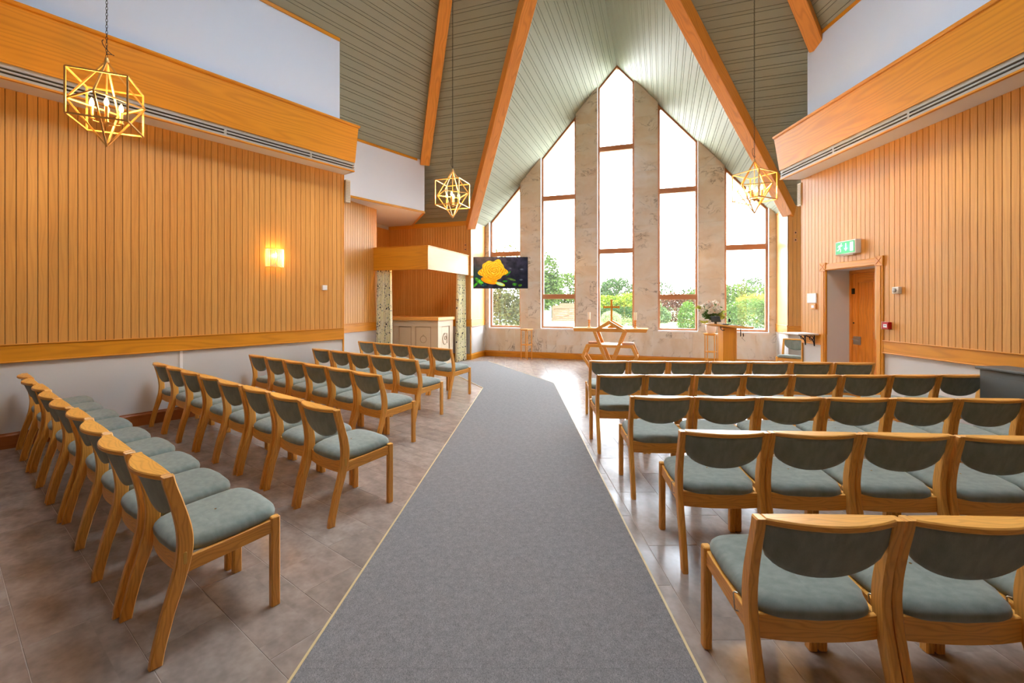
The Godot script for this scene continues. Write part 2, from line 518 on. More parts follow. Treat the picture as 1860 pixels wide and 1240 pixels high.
func panelled(called: String, label: String, xf: Transform3D, x0: float, x1: float, r0: float, r1: float, top: float, full_top: float, thick := 0.2, holes := [], rails := [], bx0 := -99.0) -> Node3D:
	var o := wall(called, label, xf, x0, x1, full_top, thick, holes)
	if rails.is_empty(): rails = [[x0, x1]]
	for r in rails:
		var st := begin()
		rail_bar(st, xf, r[0], r[1], r0, r1)
		put("chair_rail", st, M.honey, o)
	boards(o, xf, maxf(x0, bx0), x1, r1, top, holes)
	return o

func skirting(called: String, xf: Transform3D, x0: float, x1: float, h := 0.165, mat = null) -> void:
	var st := begin()
	prism(st, PackedVector2Array([Vector2(0, 0), Vector2(0.022, 0), Vector2(0.022, h - 0.03), Vector2(0.012, h - 0.012), Vector2(0.012, h), Vector2(0, h)]), 0.0, x1 - x0, xf * Transform3D(Basis(Vector3(0, 0, 1), Vector3(0, 1, 0), Vector3(-1, 0, 0)), Vector3(x1, 0, 0)))
	var o := put(called, st, M.honey if mat == null else mat, self)
	o.name = numbered(called)
	tag(o, "varnished timber skirting board at the foot of the " + called.substr(10).replace("_", " ") + " wall", "skirting")
	o.set_meta("kind", "structure")

# a sloping boarded ceiling: pts in the world, dir along the boards
func roof(label: String, pts: PackedVector3Array, dir: Vector3) -> void:
	var o := structure("ceiling", label, "ceiling")
	var ex := dir.normalized()
	var nrm := (pts[1] - pts[0]).cross(pts[2] - pts[0]).normalized()
	if nrm.y > 0: nrm = -nrm
	ex = (ex - nrm * ex.dot(nrm)).normalized()
	var ey := nrm.cross(ex)
	var xf := Transform3D(Basis(ex, ey, nrm), pts[0])
	var poly := PackedVector2Array()
	var lo := INF; var hi := -INF; var le := INF; var he := -INF
	for p in pts:
		var q := Vector2((p - pts[0]).dot(ex), (p - pts[0]).dot(ey))
		poly.append(q)
		lo = minf(lo, q.y); hi = maxf(hi, q.y); le = minf(le, q.x); he = maxf(he, q.x)
	var st := begin()
	prism(st, poly, -0.10, 0.0, xf)
	put("backing", st, M.ceiling_back, o)
	var y := lo
	var wide := true
	while y < hi:
		var w := 0.135 if wide else 0.055
		for piece in Geometry2D.intersect_polygons(poly, rect(le - 1, y + 0.003, he + 1, y + w - 0.003)):
			if absf(area2(piece)) > 0.004:
				var s2 := begin()
				prism(s2, piece, 0.0, 0.012, xf, 0.002)
				put("ceiling_board", s2, M.ceiling, o)
		y += w
		wide = not wide

# ------------------------------------------------------------------ chairs
# front towards -z, origin on the floor below the middle of the seat
func make_chair(wood: Material) -> Node3D:
	var t := thing("chapel_chair")
	var side := Transform3D(Basis(Vector3(0, 0, 1), Vector3(0, 1, 0), Vector3(-1, 0, 0)), Vector3.ZERO)
	# back legs: one curved piece from the foot over the seat to the top of the back
	var key := [[0.0, 0.245, 0.046], [0.2, 0.203, 0.050], [0.35, 0.160, 0.056], [0.45, 0.140, 0.060], [0.54, 0.141, 0.058], [0.66, 0.166, 0.050], [0.805, 0.203, 0.044]]
	var fr := PackedVector2Array(); var bk := PackedVector2Array()
	for i in key.size() - 1:
		var k0: Array = key[maxi(i - 1, 0)]; var k1: Array = key[i]; var k2: Array = key[i + 1]; var k3: Array = key[mini(i + 2, key.size() - 1)]
		for j in (5 if i == key.size() - 2 else 4):
			var f := j / 4.0
			var y := lerpf(k1[0], k2[0], f)
			var z := cubic_interpolate(k1[1], k2[1], k0[1], k3[1], f)
			var w := lerpf(k1[2], k2[2], f)
			fr.append(Vector2(z - w / 2, y)); bk.append(Vector2(z + w / 2, y))
	bk.reverse()
	var prof := fr + bk
	for s in [-1.0, 1.0]:
		var st := begin()
		prism(st, prof, 0.0, 0.034, side * Transform3D(Basis.IDENTITY, Vector3(0, 0, -s * 0.2345 - 0.017)), 0.005, 2)
		put("leg", st, wood, t)
		st = begin()
		bar(st, Vector3(s * 0.2325, 0, -0.25), Vector3(s * 0.2325, 0.458, -0.25), 0.037, 0.044, Vector3(0, 0, -1), 0.006)
		put("leg", st, wood, t)
		st = begin()
		bar(st, Vector3(s * 0.2305, 0.412, -0.23), Vector3(s * 0.2305, 0.385, 0.135), 0.022, 0.068, Vector3.UP, 0.003)
		put("side_rail", st, wood, t)
	var st := begin()
	bar(st, Vector3(-0.215, 0.408, -0.252), Vector3(0.215, 0.408, -0.252), 0.020, 0.062, Vector3.UP, 0.003)
	put("front_rail", st, wood, t)
	# rear rail, bowed backwards
	st = begin()
	var p := PackedVector2Array(); var p2 := PackedVector2Array()
	for i in 13:
		var x := -0.222 + 0.444 * i / 12.0
		var b := 0.022 * (1.0 - pow(x / 0.222, 2))
		p.append(Vector2(x, 0.140 + b)); p2.append(Vector2(x, 0.120 + b))
	p2.reverse()
	var flat := Transform3D(Basis(Vector3(1, 0, 0), Vector3(0, 0, 1), Vector3(0, -1, 0)), Vector3.ZERO)
	prism(st, p + p2, -0.425, -0.335, flat, 0.003, 1)
	put("rear_rail", st, wood, t)
	# seat cushion
	st = begin()
	var levels := [[0.428, 0.90], [0.430, 0.965], [0.440, 0.995], [0.452, 1.0], [0.466, 0.985], [0.478, 0.945], [0.485, 0.90], [0.490, 0.81], [0.4935, 0.66], [0.495, 0.40], [0.4955, 0.02]]
	var rows := []
	for l in levels:
		var ring := PackedVector3Array()
		for i in 48:
			var a := TAU * i / 48.0
			var c := cos(a); var s := sin(a)
			var n := 7.0
			var x := signf(c) * pow(absf(c), 2.0 / n)
			var z := signf(s) * pow(absf(s), 2.0 / n)
			z = z * (0.212 + (0.022 if z > 0 else 0.02) * (1.0 - x * x))
			x *= lerpf(0.236, 0.2145, smoothstep(0.095, 0.165, z))
			x *= 1.0 - (0.03 if z < 0 else 0.0) * pow(absf(z) / 0.22, 3)
			x *= l[1]; z = z * l[1] - 0.062
			ring.append(Vector3(x, l[0] - 0.07 * (z + 0.10) + 0.005, z))
		ring.reverse()
		rows.append(ring)
	skin(st, rows, true)
	put("seat_cushion", st, M.fabric, t)
	# back cushion: straight above, rounded below, bowed
	st = begin()
	rows = []
	for i in 21:
		var xi := -1.0 + i * 0.1
		var x := xi * 0.2205
		var top := 0.785
		var drop := 0.075 + 0.130 * sqrt(maxf(0.0, 1.0 - xi * xi))
		var ring := PackedVector3Array()
		var bow := 1.0 - xi * xi
		var m := 8
		for j in m + 1:   # up the front
			var f := float(j) / m
			var y := top - drop * (1.0 - f)
			var e := pow(sin(PI * clampf(f * 0.9 + 0.05, 0, 1)), 0.5)
			ring.append(Vector3(x, y, 0.140 + (y - 0.5) * 0.21 - 0.008 * e - 0.020 * bow * e))
		for j in m + 1:   # down the rear
			var f := 1.0 - float(j) / m
			var y := top - drop * (1.0 - f)
			ring.append(Vector3(x, y, 0.140 + (y - 0.5) * 0.21 + 0.008 + 0.045 * bow * (0.35 + 0.65 * f)))
		rows.append(ring)
	skin(st, rows, true)
	put("back_cushion", st, M.fabric, t)
	# crescent top rail
	st = begin()
	p = PackedVector2Array(); p2 = PackedVector2Array()
	for i in 17:
		var xi := -1.0 + i / 8.0
		p.append(Vector2(xi * 0.2225, 0.222 + 0.054 * (1.0 - xi * xi)))
		p2.append(Vector2(xi * 0.2225, 0.184 - 0.004 * (1.0 - xi * xi)))
	p2.reverse()
	prism(st, p + p2, -0.808, -0.784, flat, 0.005, 1)
	put("top_rail", st, wood, t)
	# wire hook on one side, its brass plate on the other: they link a row
	st = begin()
	tube(st, PackedVector3Array([Vector3(-0.240, 0.445, 0.060), Vector3(-0.251, 0.445, 0.054), Vector3(-0.2535, 0.442, 0.053), Vector3(-0.2535, 0.385, 0.064), Vector3(-0.251, 0.382, 0.066), Vector3(-0.238, 0.382, 0.07)]), 0.0028, 6)
	put("linking_hook", st, M.steel, t)
	st = begin()
	var oval := PackedVector2Array()
	for i in 20:
		var a := TAU * i / 20.0
		oval.append(Vector2(0.007 * cos(a), 0.007 * sin(a) + (0.020 if sin(a) > 0 else -0.020)))
	prism(st, oval, 0.0, 0.004, Transform3D(Basis(Vector3(0, 0, -1), Vector3(0, 1, 0), Vector3(1, 0, 0)), Vector3(0.2495, 0.425, 0.142)), 0.001)
	put("link_plate", st, M.brass, t)
	return t

const ORD := ["first", "second", "third", "fourth", "fifth", "sixth", "seventh", "eighth", "ninth"]
var kinds := []
var used_kind := [false, false]

func place_chair(x: float, z: float, yaw: float, label: String, group: String) -> void:
	var k := rng.randi() % 2
	var to := at(W(x, 0, z), yaw)
	if not used_kind[k]:
		used_kind[k] = true
		var o: Node3D = kinds[k]
		o.transform = to
		tag(o, label, "chair", group)
	else:
		var c := copy_of(kinds[k], "chapel_chair", to, label)
		tag(c, label, "chair", group)

# ------------------------------------------------------------------ lights
func chandelier(pos: Vector3, turn: float, ceiling_y: float, label: String) -> void:
	# pos: its lowest point
	var t := thing("chandelier", label, "chandelier", at(pos, turn), "brass cage chandeliers on chains")
	var mid := 0.37
	var st := begin()
	var hw := 0.20; var hh := 0.19
	var c := []
	for k in 4: c.append(Vector3(hw * [1, -1, -1, 1][k], 0, hw * [1, 1, -1, -1][k]))
	for k in 4:
		var a: Vector3 = c[k]; var b: Vector3 = c[(k + 1) % 4]
		for y in [mid - hh, mid + hh]: bar(st, a + Vector3(0, y, 0), b + Vector3(0, y, 0), 0.0125, 0.0125, Vector3.UP)
		bar(st, a + Vector3(0, mid - hh, 0), a + Vector3(0, mid + hh, 0), 0.0125, 0.0125, Vector3(0, 0, 1))
	put("cube_frame", st, M.gold_paint, t)
	st = begin()
	var r := 0.268
	for k in 4:
		var a := Vector3(r * [1, 0, -1, 0][k], mid, r * [0, 1, 0, -1][k])
		var b := Vector3(r * [1, 0, -1, 0][(k + 1) % 4], mid, r * [0, 1, 0, -1][(k + 1) % 4])
		bar(st, a, b, 0.0125, 0.0125)
		bar(st, a, Vector3(0, 0.0, 0), 0.0125, 0.0125)
		bar(st, a, Vector3(0, 0.74, 0), 0.0125, 0.0125)
	put("octahedron_frame", st, M.gold_paint, t)
	st = begin()
	tube(st, PackedVector3Array([Vector3(0, 0.20, 0), Vector3(0, 0.74, 0)]), 0.006, 8)
	lathe(st, PackedVector2Array([Vector2(0.001, 0.165), Vector2(0.012, 0.172), Vector2(0.02, 0.185), Vector2(0.045, 0.193), Vector2(0.05, 0.20), Vector2(0.02, 0.21), Vector2(0.006, 0.215)]), 20)
	lathe(st, PackedVector2Array([Vector2(0.016, 0.725), Vector2(0.018, 0.74), Vector2(0.012, 0.765), Vector2(0.004, 0.77)]), 14)
	put("stem", st, M.gold_paint, t)
	for k in 4:
		var a := PI / 4 + PI / 2 * k + 0.5
		var q := Vector3(0.095 * cos(a), 0, 0.095 * sin(a))
		st = begin()
		tube(st, PackedVector3Array([Vector3(0, 0.20, 0), q * 0.5 + Vector3(0, 0.192, 0), q * 0.9 + Vector3(0, 0.20, 0), q + Vector3(0, 0.22, 0)]), 0.005, 6)
		lathe(st, PackedVector2Array([Vector2(0.001, 0.213), Vector2(0.018, 0.216), Vector2(0.018, 0.222), Vector2(0.0125, 0.225), Vector2(0.0125, 0.315), Vector2(0.009, 0.318), Vector2(0.001, 0.318)]), 14, Transform3D(Basis.IDENTITY, q))
		var arm := put("candle_arm", st, M.gold_paint, t)
		st = begin()
		lathe(st, PackedVector2Array([Vector2(0.008, 0.318), Vector2(0.015, 0.333), Vector2(0.0175, 0.345), Vector2(0.015, 0.362), Vector2(0.008, 0.380), Vector2(0.002, 0.394), Vector2(0.0005, 0.396)]), 14, Transform3D(Basis.IDENTITY, q))
		put("bulb", st, M.bulb, arm)
		var l := OmniLight3D.new()
		l.name = "bulb_lamp"
		l.position = q + Vector3(0, 0.346, 0)
		l.light_color = Color(1.0, 0.74, 0.40)
		l.light_energy = BULB
		l.omni_range = 14
		l.omni_attenuation = 2
		l.light_size = 0.012
		l.shadow_enabled = true
		t.add_child(l, true)
	# chain of oval links up to the roof
	st = begin()
	var y := 0.77
	var n := 0
	while y + pos.y < ceiling_y - 0.02:
		var link := PackedVector3Array()
		for i in 10:
			var a := TAU * i / 10.0
			var p := Vector3(0.007 * cos(a), 0.0165 * sin(a), 0)
			if n % 2 == 1: p = Vector3(0, p.y, p.x)
			link.append(p + Vector3(0, y + 0.012, 0))
		tube(st, link, 0.002, 4, true)
		y += 0.026
		n += 1
	var ch := put("chain", st, M.iron, t)
	ch.set_meta("kind", "stuff")
	st = begin()
	var wire := PackedVector3Array()
	for i in 24:
		var f := i / 23.0
		var a := f * 5.6
		wire.append(Vector3(0.05 * sin(a) * (1.0 - 0.4 * f), 0.78 + 0.13 * f + 0.018 * cos(a * 1.3), 0.03 * (cos(a) - 1.0) * (1.0 - f)))
	tube(st, wire, 0.003, 6)
	put("flex", st, M.black, t)

# ------------------------------------------------------------------ plants
func leaves(st: SurfaceTool, c: Vector3, r: Vector3, n: int, size: float, shell := 0.55) -> void:
	for i in n:
		var d := Vector3(rng.randfn(), rng.randfn(), rng.randfn()).normalized()
		var k := pow(rng.randf(), 0.33) * (1.0 - shell) + shell
		k *= 0.9 + 0.2 * rng.randf()
		var p := c + d * r * k
		var x := Vector3(rng.randfn(), rng.randfn() * 0.6, rng.randfn()).normalized()
		var y := x.cross(Vector3(rng.randfn(), rng.randfn(), rng.randfn()).normalized()).normalized()
		var s := size * rng.randf_range(0.6, 1.3)
		tri(st, p - x * s, p - y * s * 0.55, p + x * s)
		tri(st, p - x * s, p + x * s, p + y * s * 0.55)

func foliage(col: Color) -> StandardMaterial3D:
	var m := material(col, 0.8)
	m.backlight_enabled = true
	m.backlight = Color(col.r, col.g, col.b) * 0.8
	m.metallic_specular = 0.1
	m.cull_mode = BaseMaterial3D.CULL_DISABLED
	return m

# lumps: [offset, radii, leaf count]; a trunk of the given height and girth
func plant(called: String, label: String, category: String, base: Vector3, lumps: Array, size: float, col: Color, trunk := 0.0, girth := 0.08, shell := 0.5) -> void:
	var t := thing(called, label, category, at(base))
	var st := begin()
	for l in lumps: leaves(st, l[0], l[1], l[2], size, shell)
	var f := put("foliage", st, foliage(col), t)
	f.set_meta("kind", "stuff")
	if trunk > 0.0:
		st = begin()
		tube(st, PackedVector3Array([Vector3(0, -0.15, 0), Vector3(girth * 0.4, trunk * 0.5, 0), Vector3(-girth * 0.3, trunk, girth * 0.3)]), girth, 8)
		for k in 4:
			var a := TAU * k / 4.0 + 0.6
			tube(st, PackedVector3Array([Vector3(0, trunk * 0.6, 0), Vector3(cos(a) * trunk * 0.22, trunk * 0.95, sin(a) * trunk * 0.22)]), girth * 0.45, 6)
		put("trunk", st, M.bark, t)

# ------------------------------------------------------------------ the building
func F(s: float, y: float, q: float) -> Vector3:
	return FX * Vector3(s, y, q)

func gable(s: float) -> float:
	return 8.05 + (s * 1.1045 if s < 0 else -s * 1.1421)

func sl(q: float) -> float: return 3.82 + 0.7988 * (q - 1.02)
func sr(q: float) -> float: return 3.71 + 0.7405 * (q - 1.02)

func Lp(t: float, n: float) -> Vector3:
	return LX * Vector3(t, 5.0594 + 0.7826 * (n + 8.3044), n + 7.163)

func Rp(xx: float, z: float) -> Vector3:
	return W(xx - 0.00994 * z, 5.7777 + 0.758 * (5.059 - xx), z)

func facing(dir: String, s: float, q: float) -> Transform3D:
	# a frame on the window wall's axes: +s, -s, +q, -q
	var b := Basis.IDENTITY
	if dir == "+s": b = Basis(Vector3(0, 0, -1), Vector3.UP, Vector3(1, 0, 0))
	elif dir == "-s": b = Basis(Vector3(0, 0, 1), Vector3.UP, Vector3(-1, 0, 0))
	elif dir == "-q": b = Basis(Vector3(-1, 0, 0), Vector3.UP, Vector3(0, 0, -1))
	return FX * Transform3D(b, Vector3(s, 0, q))

func clip_top(s0: float, s1: float, y0: float, y1: float) -> PackedVector2Array:
	# the part of a rectangle on the window wall below the gable, or empty
	var p := rect(s0, y0, s1, y1)
	var roof_line := PackedVector2Array([Vector2(-6, -1), Vector2(6, -1), Vector2(6, gable(6)), Vector2(0, 8.05), Vector2(-6, gable(-6))])
	var r := Geometry2D.intersect_polygons(p, roof_line)
	return r[0] if r.size() > 0 else PackedVector2Array()

func build_window_wall() -> void:
	var o := structure("wall_front", "pale veined marble wall between the five tall pointed windows", "wall")
	var edges := [[-3.83, -3.69], [-2.72, -2.11], [-1.11, -0.51], [0.46, 1.06], [2.03, 2.65], [3.63, 3.80]]
	var cuts := [0.823, 2.17, 3.62, 5.05, 6.5, 8.2]
	var st := begin()
	prism(st, rect(-3.95, 0.0, 3.95, 0.82), -0.34, -0.03, FX)
	for e in edges:
		var c := clip_top(e[0], e[1], 0.80, 8.3)
		prism(st, c, -0.34, -0.03, FX)
	put("core", st, M.reveal, o)
	var k := 0
	for e in edges:
		for i in cuts.size() - 1:
			var p := clip_top(e[0], e[1], cuts[i] + 0.0008, cuts[i + 1] - 0.0008)
			if p.size() < 3 or absf(area2(p)) < 0.01: continue
			st = begin()
			prism(st, p, -0.03, 0.0, FX, 0.0015, 1, false, Vector2(k * 0.83, k * 0.57))
			put("marble_slab", st, M.marble[k % 2], o)
			k += 1
	var x := -3.83
	while x < 3.79:
		var x1 := minf(x + 0.954, 3.80)
		st = begin()
		prism(st, rect(x + 0.0008, 0.0, x1 - 0.0008, 0.8222), -0.03, 0.0, FX, 0.0015, 2, false, Vector2(k * 0.71 + 0.2, k * 0.43))
		put("marble_slab", st, M.marble[k % 2], o)
		k += 1
		x = x1
	# windows
	var opens := [[-3.69, -2.72, [3.01]], [-2.11, -1.11, [4.555, 1.745]], [-0.51, 0.46, [5.79, 2.985]], [1.06, 2.03, [4.515, 1.72]], [2.65, 3.63, [2.96]]]
	for n in 5:
		var w: Array = opens[n]
		var t := structure("window_%d" % (n + 1), ["low slanting window behind the television", "tall slant-topped window with the garden gate outside", "tallest pointed window, behind the altar cross", "tall slant-topped window between altar and lectern", "low slanting window behind the lectern"][n], "window")
		var a: float = w[0]; var b: float = w[1]
		var sill := begin()
		prism(sill, rect(a, 0.80, b, 0.845), -0.34, 0.006, FX, 0.003)
		put("sill", sill, M.reveal, t)
		var outline := clip_top(a, b, 0.845, 8.3)
		var inner := inset_ccw(outline, 0.055)
		var out := ccw(outline)
		for i in out.size():
			var j := (i + 1) % out.size()
			var f := begin()
			prism(f, PackedVector2Array([out[i], out[j], inner[j], inner[i]]), -0.20, -0.12, FX, 0.003, 1)
			put("frame_member", f, M.frame, t)
		var levels := [0.0]
		var ts: Array = w[2]
		ts.sort()
		for y in ts:
			var f := begin()
			bar(f, Vector3(a + 0.05, y, -0.155), Vector3(b - 0.05, y, -0.155), 0.09, 0.135, Vector3.UP, 0.004, FX)
			put("transom", f, M.frame, t)
			levels.append(y)
		levels.append(9.0)
		for i in levels.size() - 1:
			var r := Geometry2D.intersect_polygons(inner, rect(a, levels[i], b, levels[i + 1]))
			if r.size() > 0:
				var f := begin()
				prism(f, r[0], -0.1605, -0.1595, FX)
				put("pane", f, M.glass, t)

func ccw(p: PackedVector2Array) -> PackedVector2Array:
	var q := p.duplicate()
	if area2(q) < 0: q.reverse()
	return q

func inset_ccw(p: PackedVector2Array, d: float) -> PackedVector2Array:
	var q := ccw(p)
	var out := PackedVector2Array()
	var n := q.size()
	for i in n:   # exact mitre
		var e0 := (q[i] - q[(i + n - 1) % n]).normalized(); var e1 := (q[(i + 1) % n] - q[i]).normalized()
		var n0 := Vector2(-e0.y, e0.x); var n1 := Vector2(-e1.y, e1.x)
		out.append(q[i] + (n0 + n1) * d / (1.0 + n0.dot(n1)))
	return out

func beam(label: String, a: Vector3, b: Vector3, n: Vector3, w: float, d: float) -> void:
	var st := begin()
	bar(st, a + n * d * 0.35, b + n * d * 0.35, w, d, n, 0.006)
	var o := put("roof_beam", st, M.beam, self)
	o.name = numbered("roof_beam")
	tag(o, label, "beam")
	o.set_meta("kind", "structure")

func normal_of(a: Vector3, b: Vector3, c: Vector3) -> Vector3:
	var n := (b - a).cross(c - a).normalized()
	return -n if n.y > 0 else n

func fascia(called: String, label: String, xf: Transform3D, x0: float, x1: float, ys: float, yb: float, yt: float, zb: float, zt: float) -> void:
	# the boxed duct along the top of the panelling: soffit ys, fascia from yb to yt leaning out from zb to zt
	var o := structure(called, label, "trim")
	var side := xf * Transform3D(Basis(Vector3(0, 0, 1), Vector3.UP, Vector3(-1, 0, 0)), Vector3(x1, 0, 0))
	var L := x1 - x0
	var st := begin()
	prism(st, rect(0.0, ys, zb - 0.03, ys + 0.02), 0.0, L, side)
	put("soffit_panel", st, M.soffit, o)
	st = begin()
	prism(st, rect(zb - 0.045, ys - 0.004, zb - 0.008, ys + 0.016), 0.0, L, side, 0.002)
	put("edge_trim", st, M.honey, o)
	# grille: white bars with two dark slots between them
	var h := yb - ys
	st = begin()
	prism(st, rect(zb - 0.12, ys + 0.016, zb - 0.045, yb), 0.0, L, side)
	put("duct", st, M.black, o)
	var e := [[0.10, 0.30], [0.44, 0.56], [0.70, 1.0]]
	for k in 3:
		st = begin()
		prism(st, rect(zb - 0.045, ys + h * e[k][0] + (0.0 if k else 0.002), zb - 0.018, ys + h * e[k][1]), 0.0, L, side)
		put("grille_bar", st, M.grille, o)
	var x := x0 + 0.02
	while x < x1:
		st = begin()
		block(st, Vector3(x, ys + h * 0.1, zb - 0.045), Vector3(x + 0.03, yb, zb - 0.0185), 0.0, xf)
		put("grille_bridge", st, M.grille, o)
		x += 1.22
	st = begin()
	prism(st, PackedVector2Array([Vector2(zb - 0.03, yb), Vector2(zb, yb - 0.004), Vector2(zt, yt - 0.03), Vector2(zt - 0.03, yt - 0.03)]), 0.0, L, side, 0.002)
	put("fascia_board", st, M.honey, o)
	st = begin()
	prism(st, PackedVector2Array([Vector2(zt - 0.04, yt - 0.035), Vector2(zt + 0.012, yt - 0.035), Vector2(zt + 0.025, yt - 0.02), Vector2(zt + 0.03, yt), Vector2(zt - 0.04, yt)]), -0.02, L, side, 0.002)
	put("cornice", st, M.honey, o)
	st = begin()
	prism(st, rect(0.0, yt - 0.05, zt - 0.02, yt - 0.01), 0.0, L, side)
	put("top_panel", st, M.soffit, o)
	st = begin()   # closed end
	prism(st, PackedVector2Array([Vector2(0, ys), Vector2(zb - 0.05, ys), Vector2(zb - 0.03, yb), Vector2(zt - 0.03, yt - 0.04), Vector2(0, yt - 0.04)]), 0.005, 0.025, side)
	prism(st, PackedVector2Array([Vector2(0, ys), Vector2(zb - 0.05, ys), Vector2(zb - 0.03, yb), Vector2(zt - 0.03, yt - 0.04), Vector2(0, yt - 0.04)]), L - 0.025, L - 0.005, side)
	put("end_panel", st, M.honey, o)

func strip(st: SurfaceTool, a: Vector3, b: Vector3, w: float, h: float, up := Vector3.UP) -> void:
	bar(st, a, b, w, h, up, 0.003)

func build_shell() -> void:
	# --- left panelled wall with its duct and the white wall above
	var w := panelled("wall_left", "long honey oak boarded wall without a door, over a pale dado", LX, -3.7, 4.46, 0.915, 1.115, 3.84, 3.9, 0.25, [], [], 0.1)
	var st := begin()
	block(st, Vector3(-3.7, 3.88, -0.2), Vector3(4.287, 6.11, 0.196), 0.0, LX)
	put("upper_plaster", st, M.plaster_blue, w)
	st = begin()
	block(st, Vector3(-3.7, 6.05, 0.196), Vector3(4.287, 6.105, 0.213), 0.002, LX)
	put("top_trim", st, M.honey, w)
	st = begin()
	block(st, Vector3(4.46, 0.0, -0.20), Vector3(4.49, 3.84, 0.012), 0.004, LX)
	put("corner_post", st, M.honey, w)
	st = begin()   # cover strip on the dado joint
	block(st, Vector3(2.05, 0.16, 0.0), Vector3(2.085, 0.915, 0.008), 0.002, LX)
	put("cover_strip", st, M.reveal, w)
	fascia("trim_1", "varnished timber duct casing with slotted grille, on the wall with the sconce", LX, -3.65, 4.488, 3.838, 3.996, 4.60, 0.345, 0.445)
	skirting("baseboard_left", LX, -3.7, 4.46, 0.165, M.skirting_dark)
	# --- right panelled wall with the door
	var door := [0.58, 1.56, 2.078]
	w = panelled("wall_right", "long honey oak boarded wall with the exit door", RX, 0.0, 10.9, 0.871, 1.048, 3.713, 3.78, 0.40, [door], [[0.0, 0.47], [1.67, 10.9]])
	st = begin()
	prism(st, PackedVector2Array([Vector2(0.388, 3.75), Vector2(10.9, 3.75), Vector2(10.9, 5.86), Vector2(0.525, 5.86), Vector2(0.388, 5.68)]), -0.3, 0.19, RX)
	put("upper_plaster", st, M.plaster_blue, w)
	st = begin()
	block(st, Vector3(0.56, 5.80, 0.19), Vector3(10.9, 5.855, 0.205), 0.002, RX)
	put("top_trim", st, M.honey, w)
	st = begin()
	block(st, Vector3(-0.03, 0.0, -0.25), Vector3(0.0, 3.713, 0.017), 0.004, RX)
	put("corner_post", st, M.honey, w)
	fascia("trim_2", "varnished timber duct casing with slotted grille, on the wall with the exit door", RX, -0.04, 10.85, 3.713, 3.873, 4.454, 0.395, 0.49)
	skirting("baseboard_right", RX, 1.68, 10.9)
	# --- back wall behind the camera
	var A := LX * Vector3(-3.67, 0, 0)
	var B := RX * Vector3(10.8, 0, 0)
	var bx := (A - B).normalized()
	var wb := wall("wall_back", "dark timber wall at the entrance end", Transform3D(Basis(bx, Vector3.UP, bx.cross(Vector3.UP)), B), -0.4, A.distance_to(B) + 0.4, 8.2)
	(wb.get_child(0) as MeshInstance3D).material_override = M.entrance
	# --- chancel sides and shoulders
	var f := facing("+s", -3.83, 1.02)
	panelled("wall_chancel_left", "short bright panelled wall between alcove curtain and window wall", f, 0.0, 1.02, 0.915, 1.115, 3.80, 3.83, 0.16)
	skirting("baseboard_chancel_left", f, 0.0, 1.02)
	st = begin()
	strip(st, F(-3.82, 3.80, 1.02), F(-3.82, 3.80, 0), 0.03, 0.045)
	put("trim", st, M.honey, get_node("wall_chancel_left"))
	f = facing("-s", 3.80, 0.0)
	panelled("wall_chancel_right", "short bright panelled wall beside the lectern's window", f, 0.0, 1.02, 0.871, 1.06, 3.69, 3.72, 0.16)
	skirting("baseboard_chancel_right", f, 0.0, 1.02)
	st = begin()
	strip(st, F(3.79, 3.69, 1.02), F(3.79, 3.69, 0), 0.03, 0.045)
	put("trim", st, M.honey, get_node("wall_chancel_right"))
	f = facing("+q", 0, 1.02)
	w = panelled("wall_alcove_back", "shaded panelled wall behind the curtained alcove", f, -6.6, -3.83, 0.915, 1.115, 3.70, 3.90, 0.16, [], [], -6.44)
	st = begin()
	block(st, Vector3(-6.44, 3.70, 0.0), Vector3(-3.83, 3.83, 0.03), 0.004, f)
	put("top_rail", st, M.honey, w)
	st = begin()
	block(st, Vector3(-3.845, 0.0, -0.02), Vector3(-3.815, 3.80, 0.016), 0.004, f)
	put("corner_post", st, M.honey, w)
	skirting("baseboard_alcove_back", f, -6.44, -3.84)
	w = panelled("wall_shoulder_right", "narrow shaded panelled wall behind the lone chair", f, 3.80, 5.2, 0.871, 1.06, 3.69, 4.2, 0.16)
	skirting("baseboard_shoulder_right", f, 3.82, 5.0)
	# --- alcove sides
	f = facing("+s", -5.33, 5.75)
	panelled("wall_alcove_side", "bright panelled wall beside the curtained alcove", f, 0.0, 2.55, 0.915, 1.115, 3.80, 3.90, 0.15)
	skirting("baseboard_alcove_side", f, 0.0, 2.55)
	panelled("wall_alcove_left", "shaded panelled side wall deep inside the alcove", facing("+s", -6.44, 3.2), 0.0, 2.18, 0.915, 1.115, 3.70, 3.90, 0.15)
	wall("wall_alcove_step", "return wall hidden inside the alcove", facing("-q", -5.33, 3.2), 0.15, 1.2, 3.9, 0.15)
	wall("wall_left_return", "return wall behind the end of the doorless panelled wall", facing("-q", -4.42, 5.75), 0.0, 1.25, 6.9, 0.2)
	wall("wall_right_return", "return wall behind the end of the door wall", facing("-q", 5.2, 3.31), 0.0, 1.58, 6.4, 0.2)
	wall("wall_right_recess", "recess wall behind the end of the door wall", facing("-s", 5.05, 0.9), 0.0, 2.5, 6.4, 0.2)
	# --- white bulkhead over the alcove
	var o := structure("wall_bulkhead", "white plaster bulkhead over the alcove, edged with timber", "wall")
	var b := LX * Transform3D(Basis.IDENTITY, Vector3(0, 0, -8.304 + 7.163))
	st = begin()
	prism(st, rect(4.2, 3.78, 7.393, 5.08), -0.1, 0.0, b)
	put("plaster", st, M.plaster, o)
	st = begin()
	bar(st, Vector3(4.2, 3.79, 0.004), Vector3(7.40, 3.79, 0.004), 0.03, 0.05, Vector3.UP, 0.004, b)
	bar(st, Vector3(4.2, 5.025, 0.008), Vector3(7.15, 5.025, 0.008), 0.03, 0.05, Vector3.UP, 0.004, b)
	put("timber_edge", st, M.honey, o)
	st = begin()
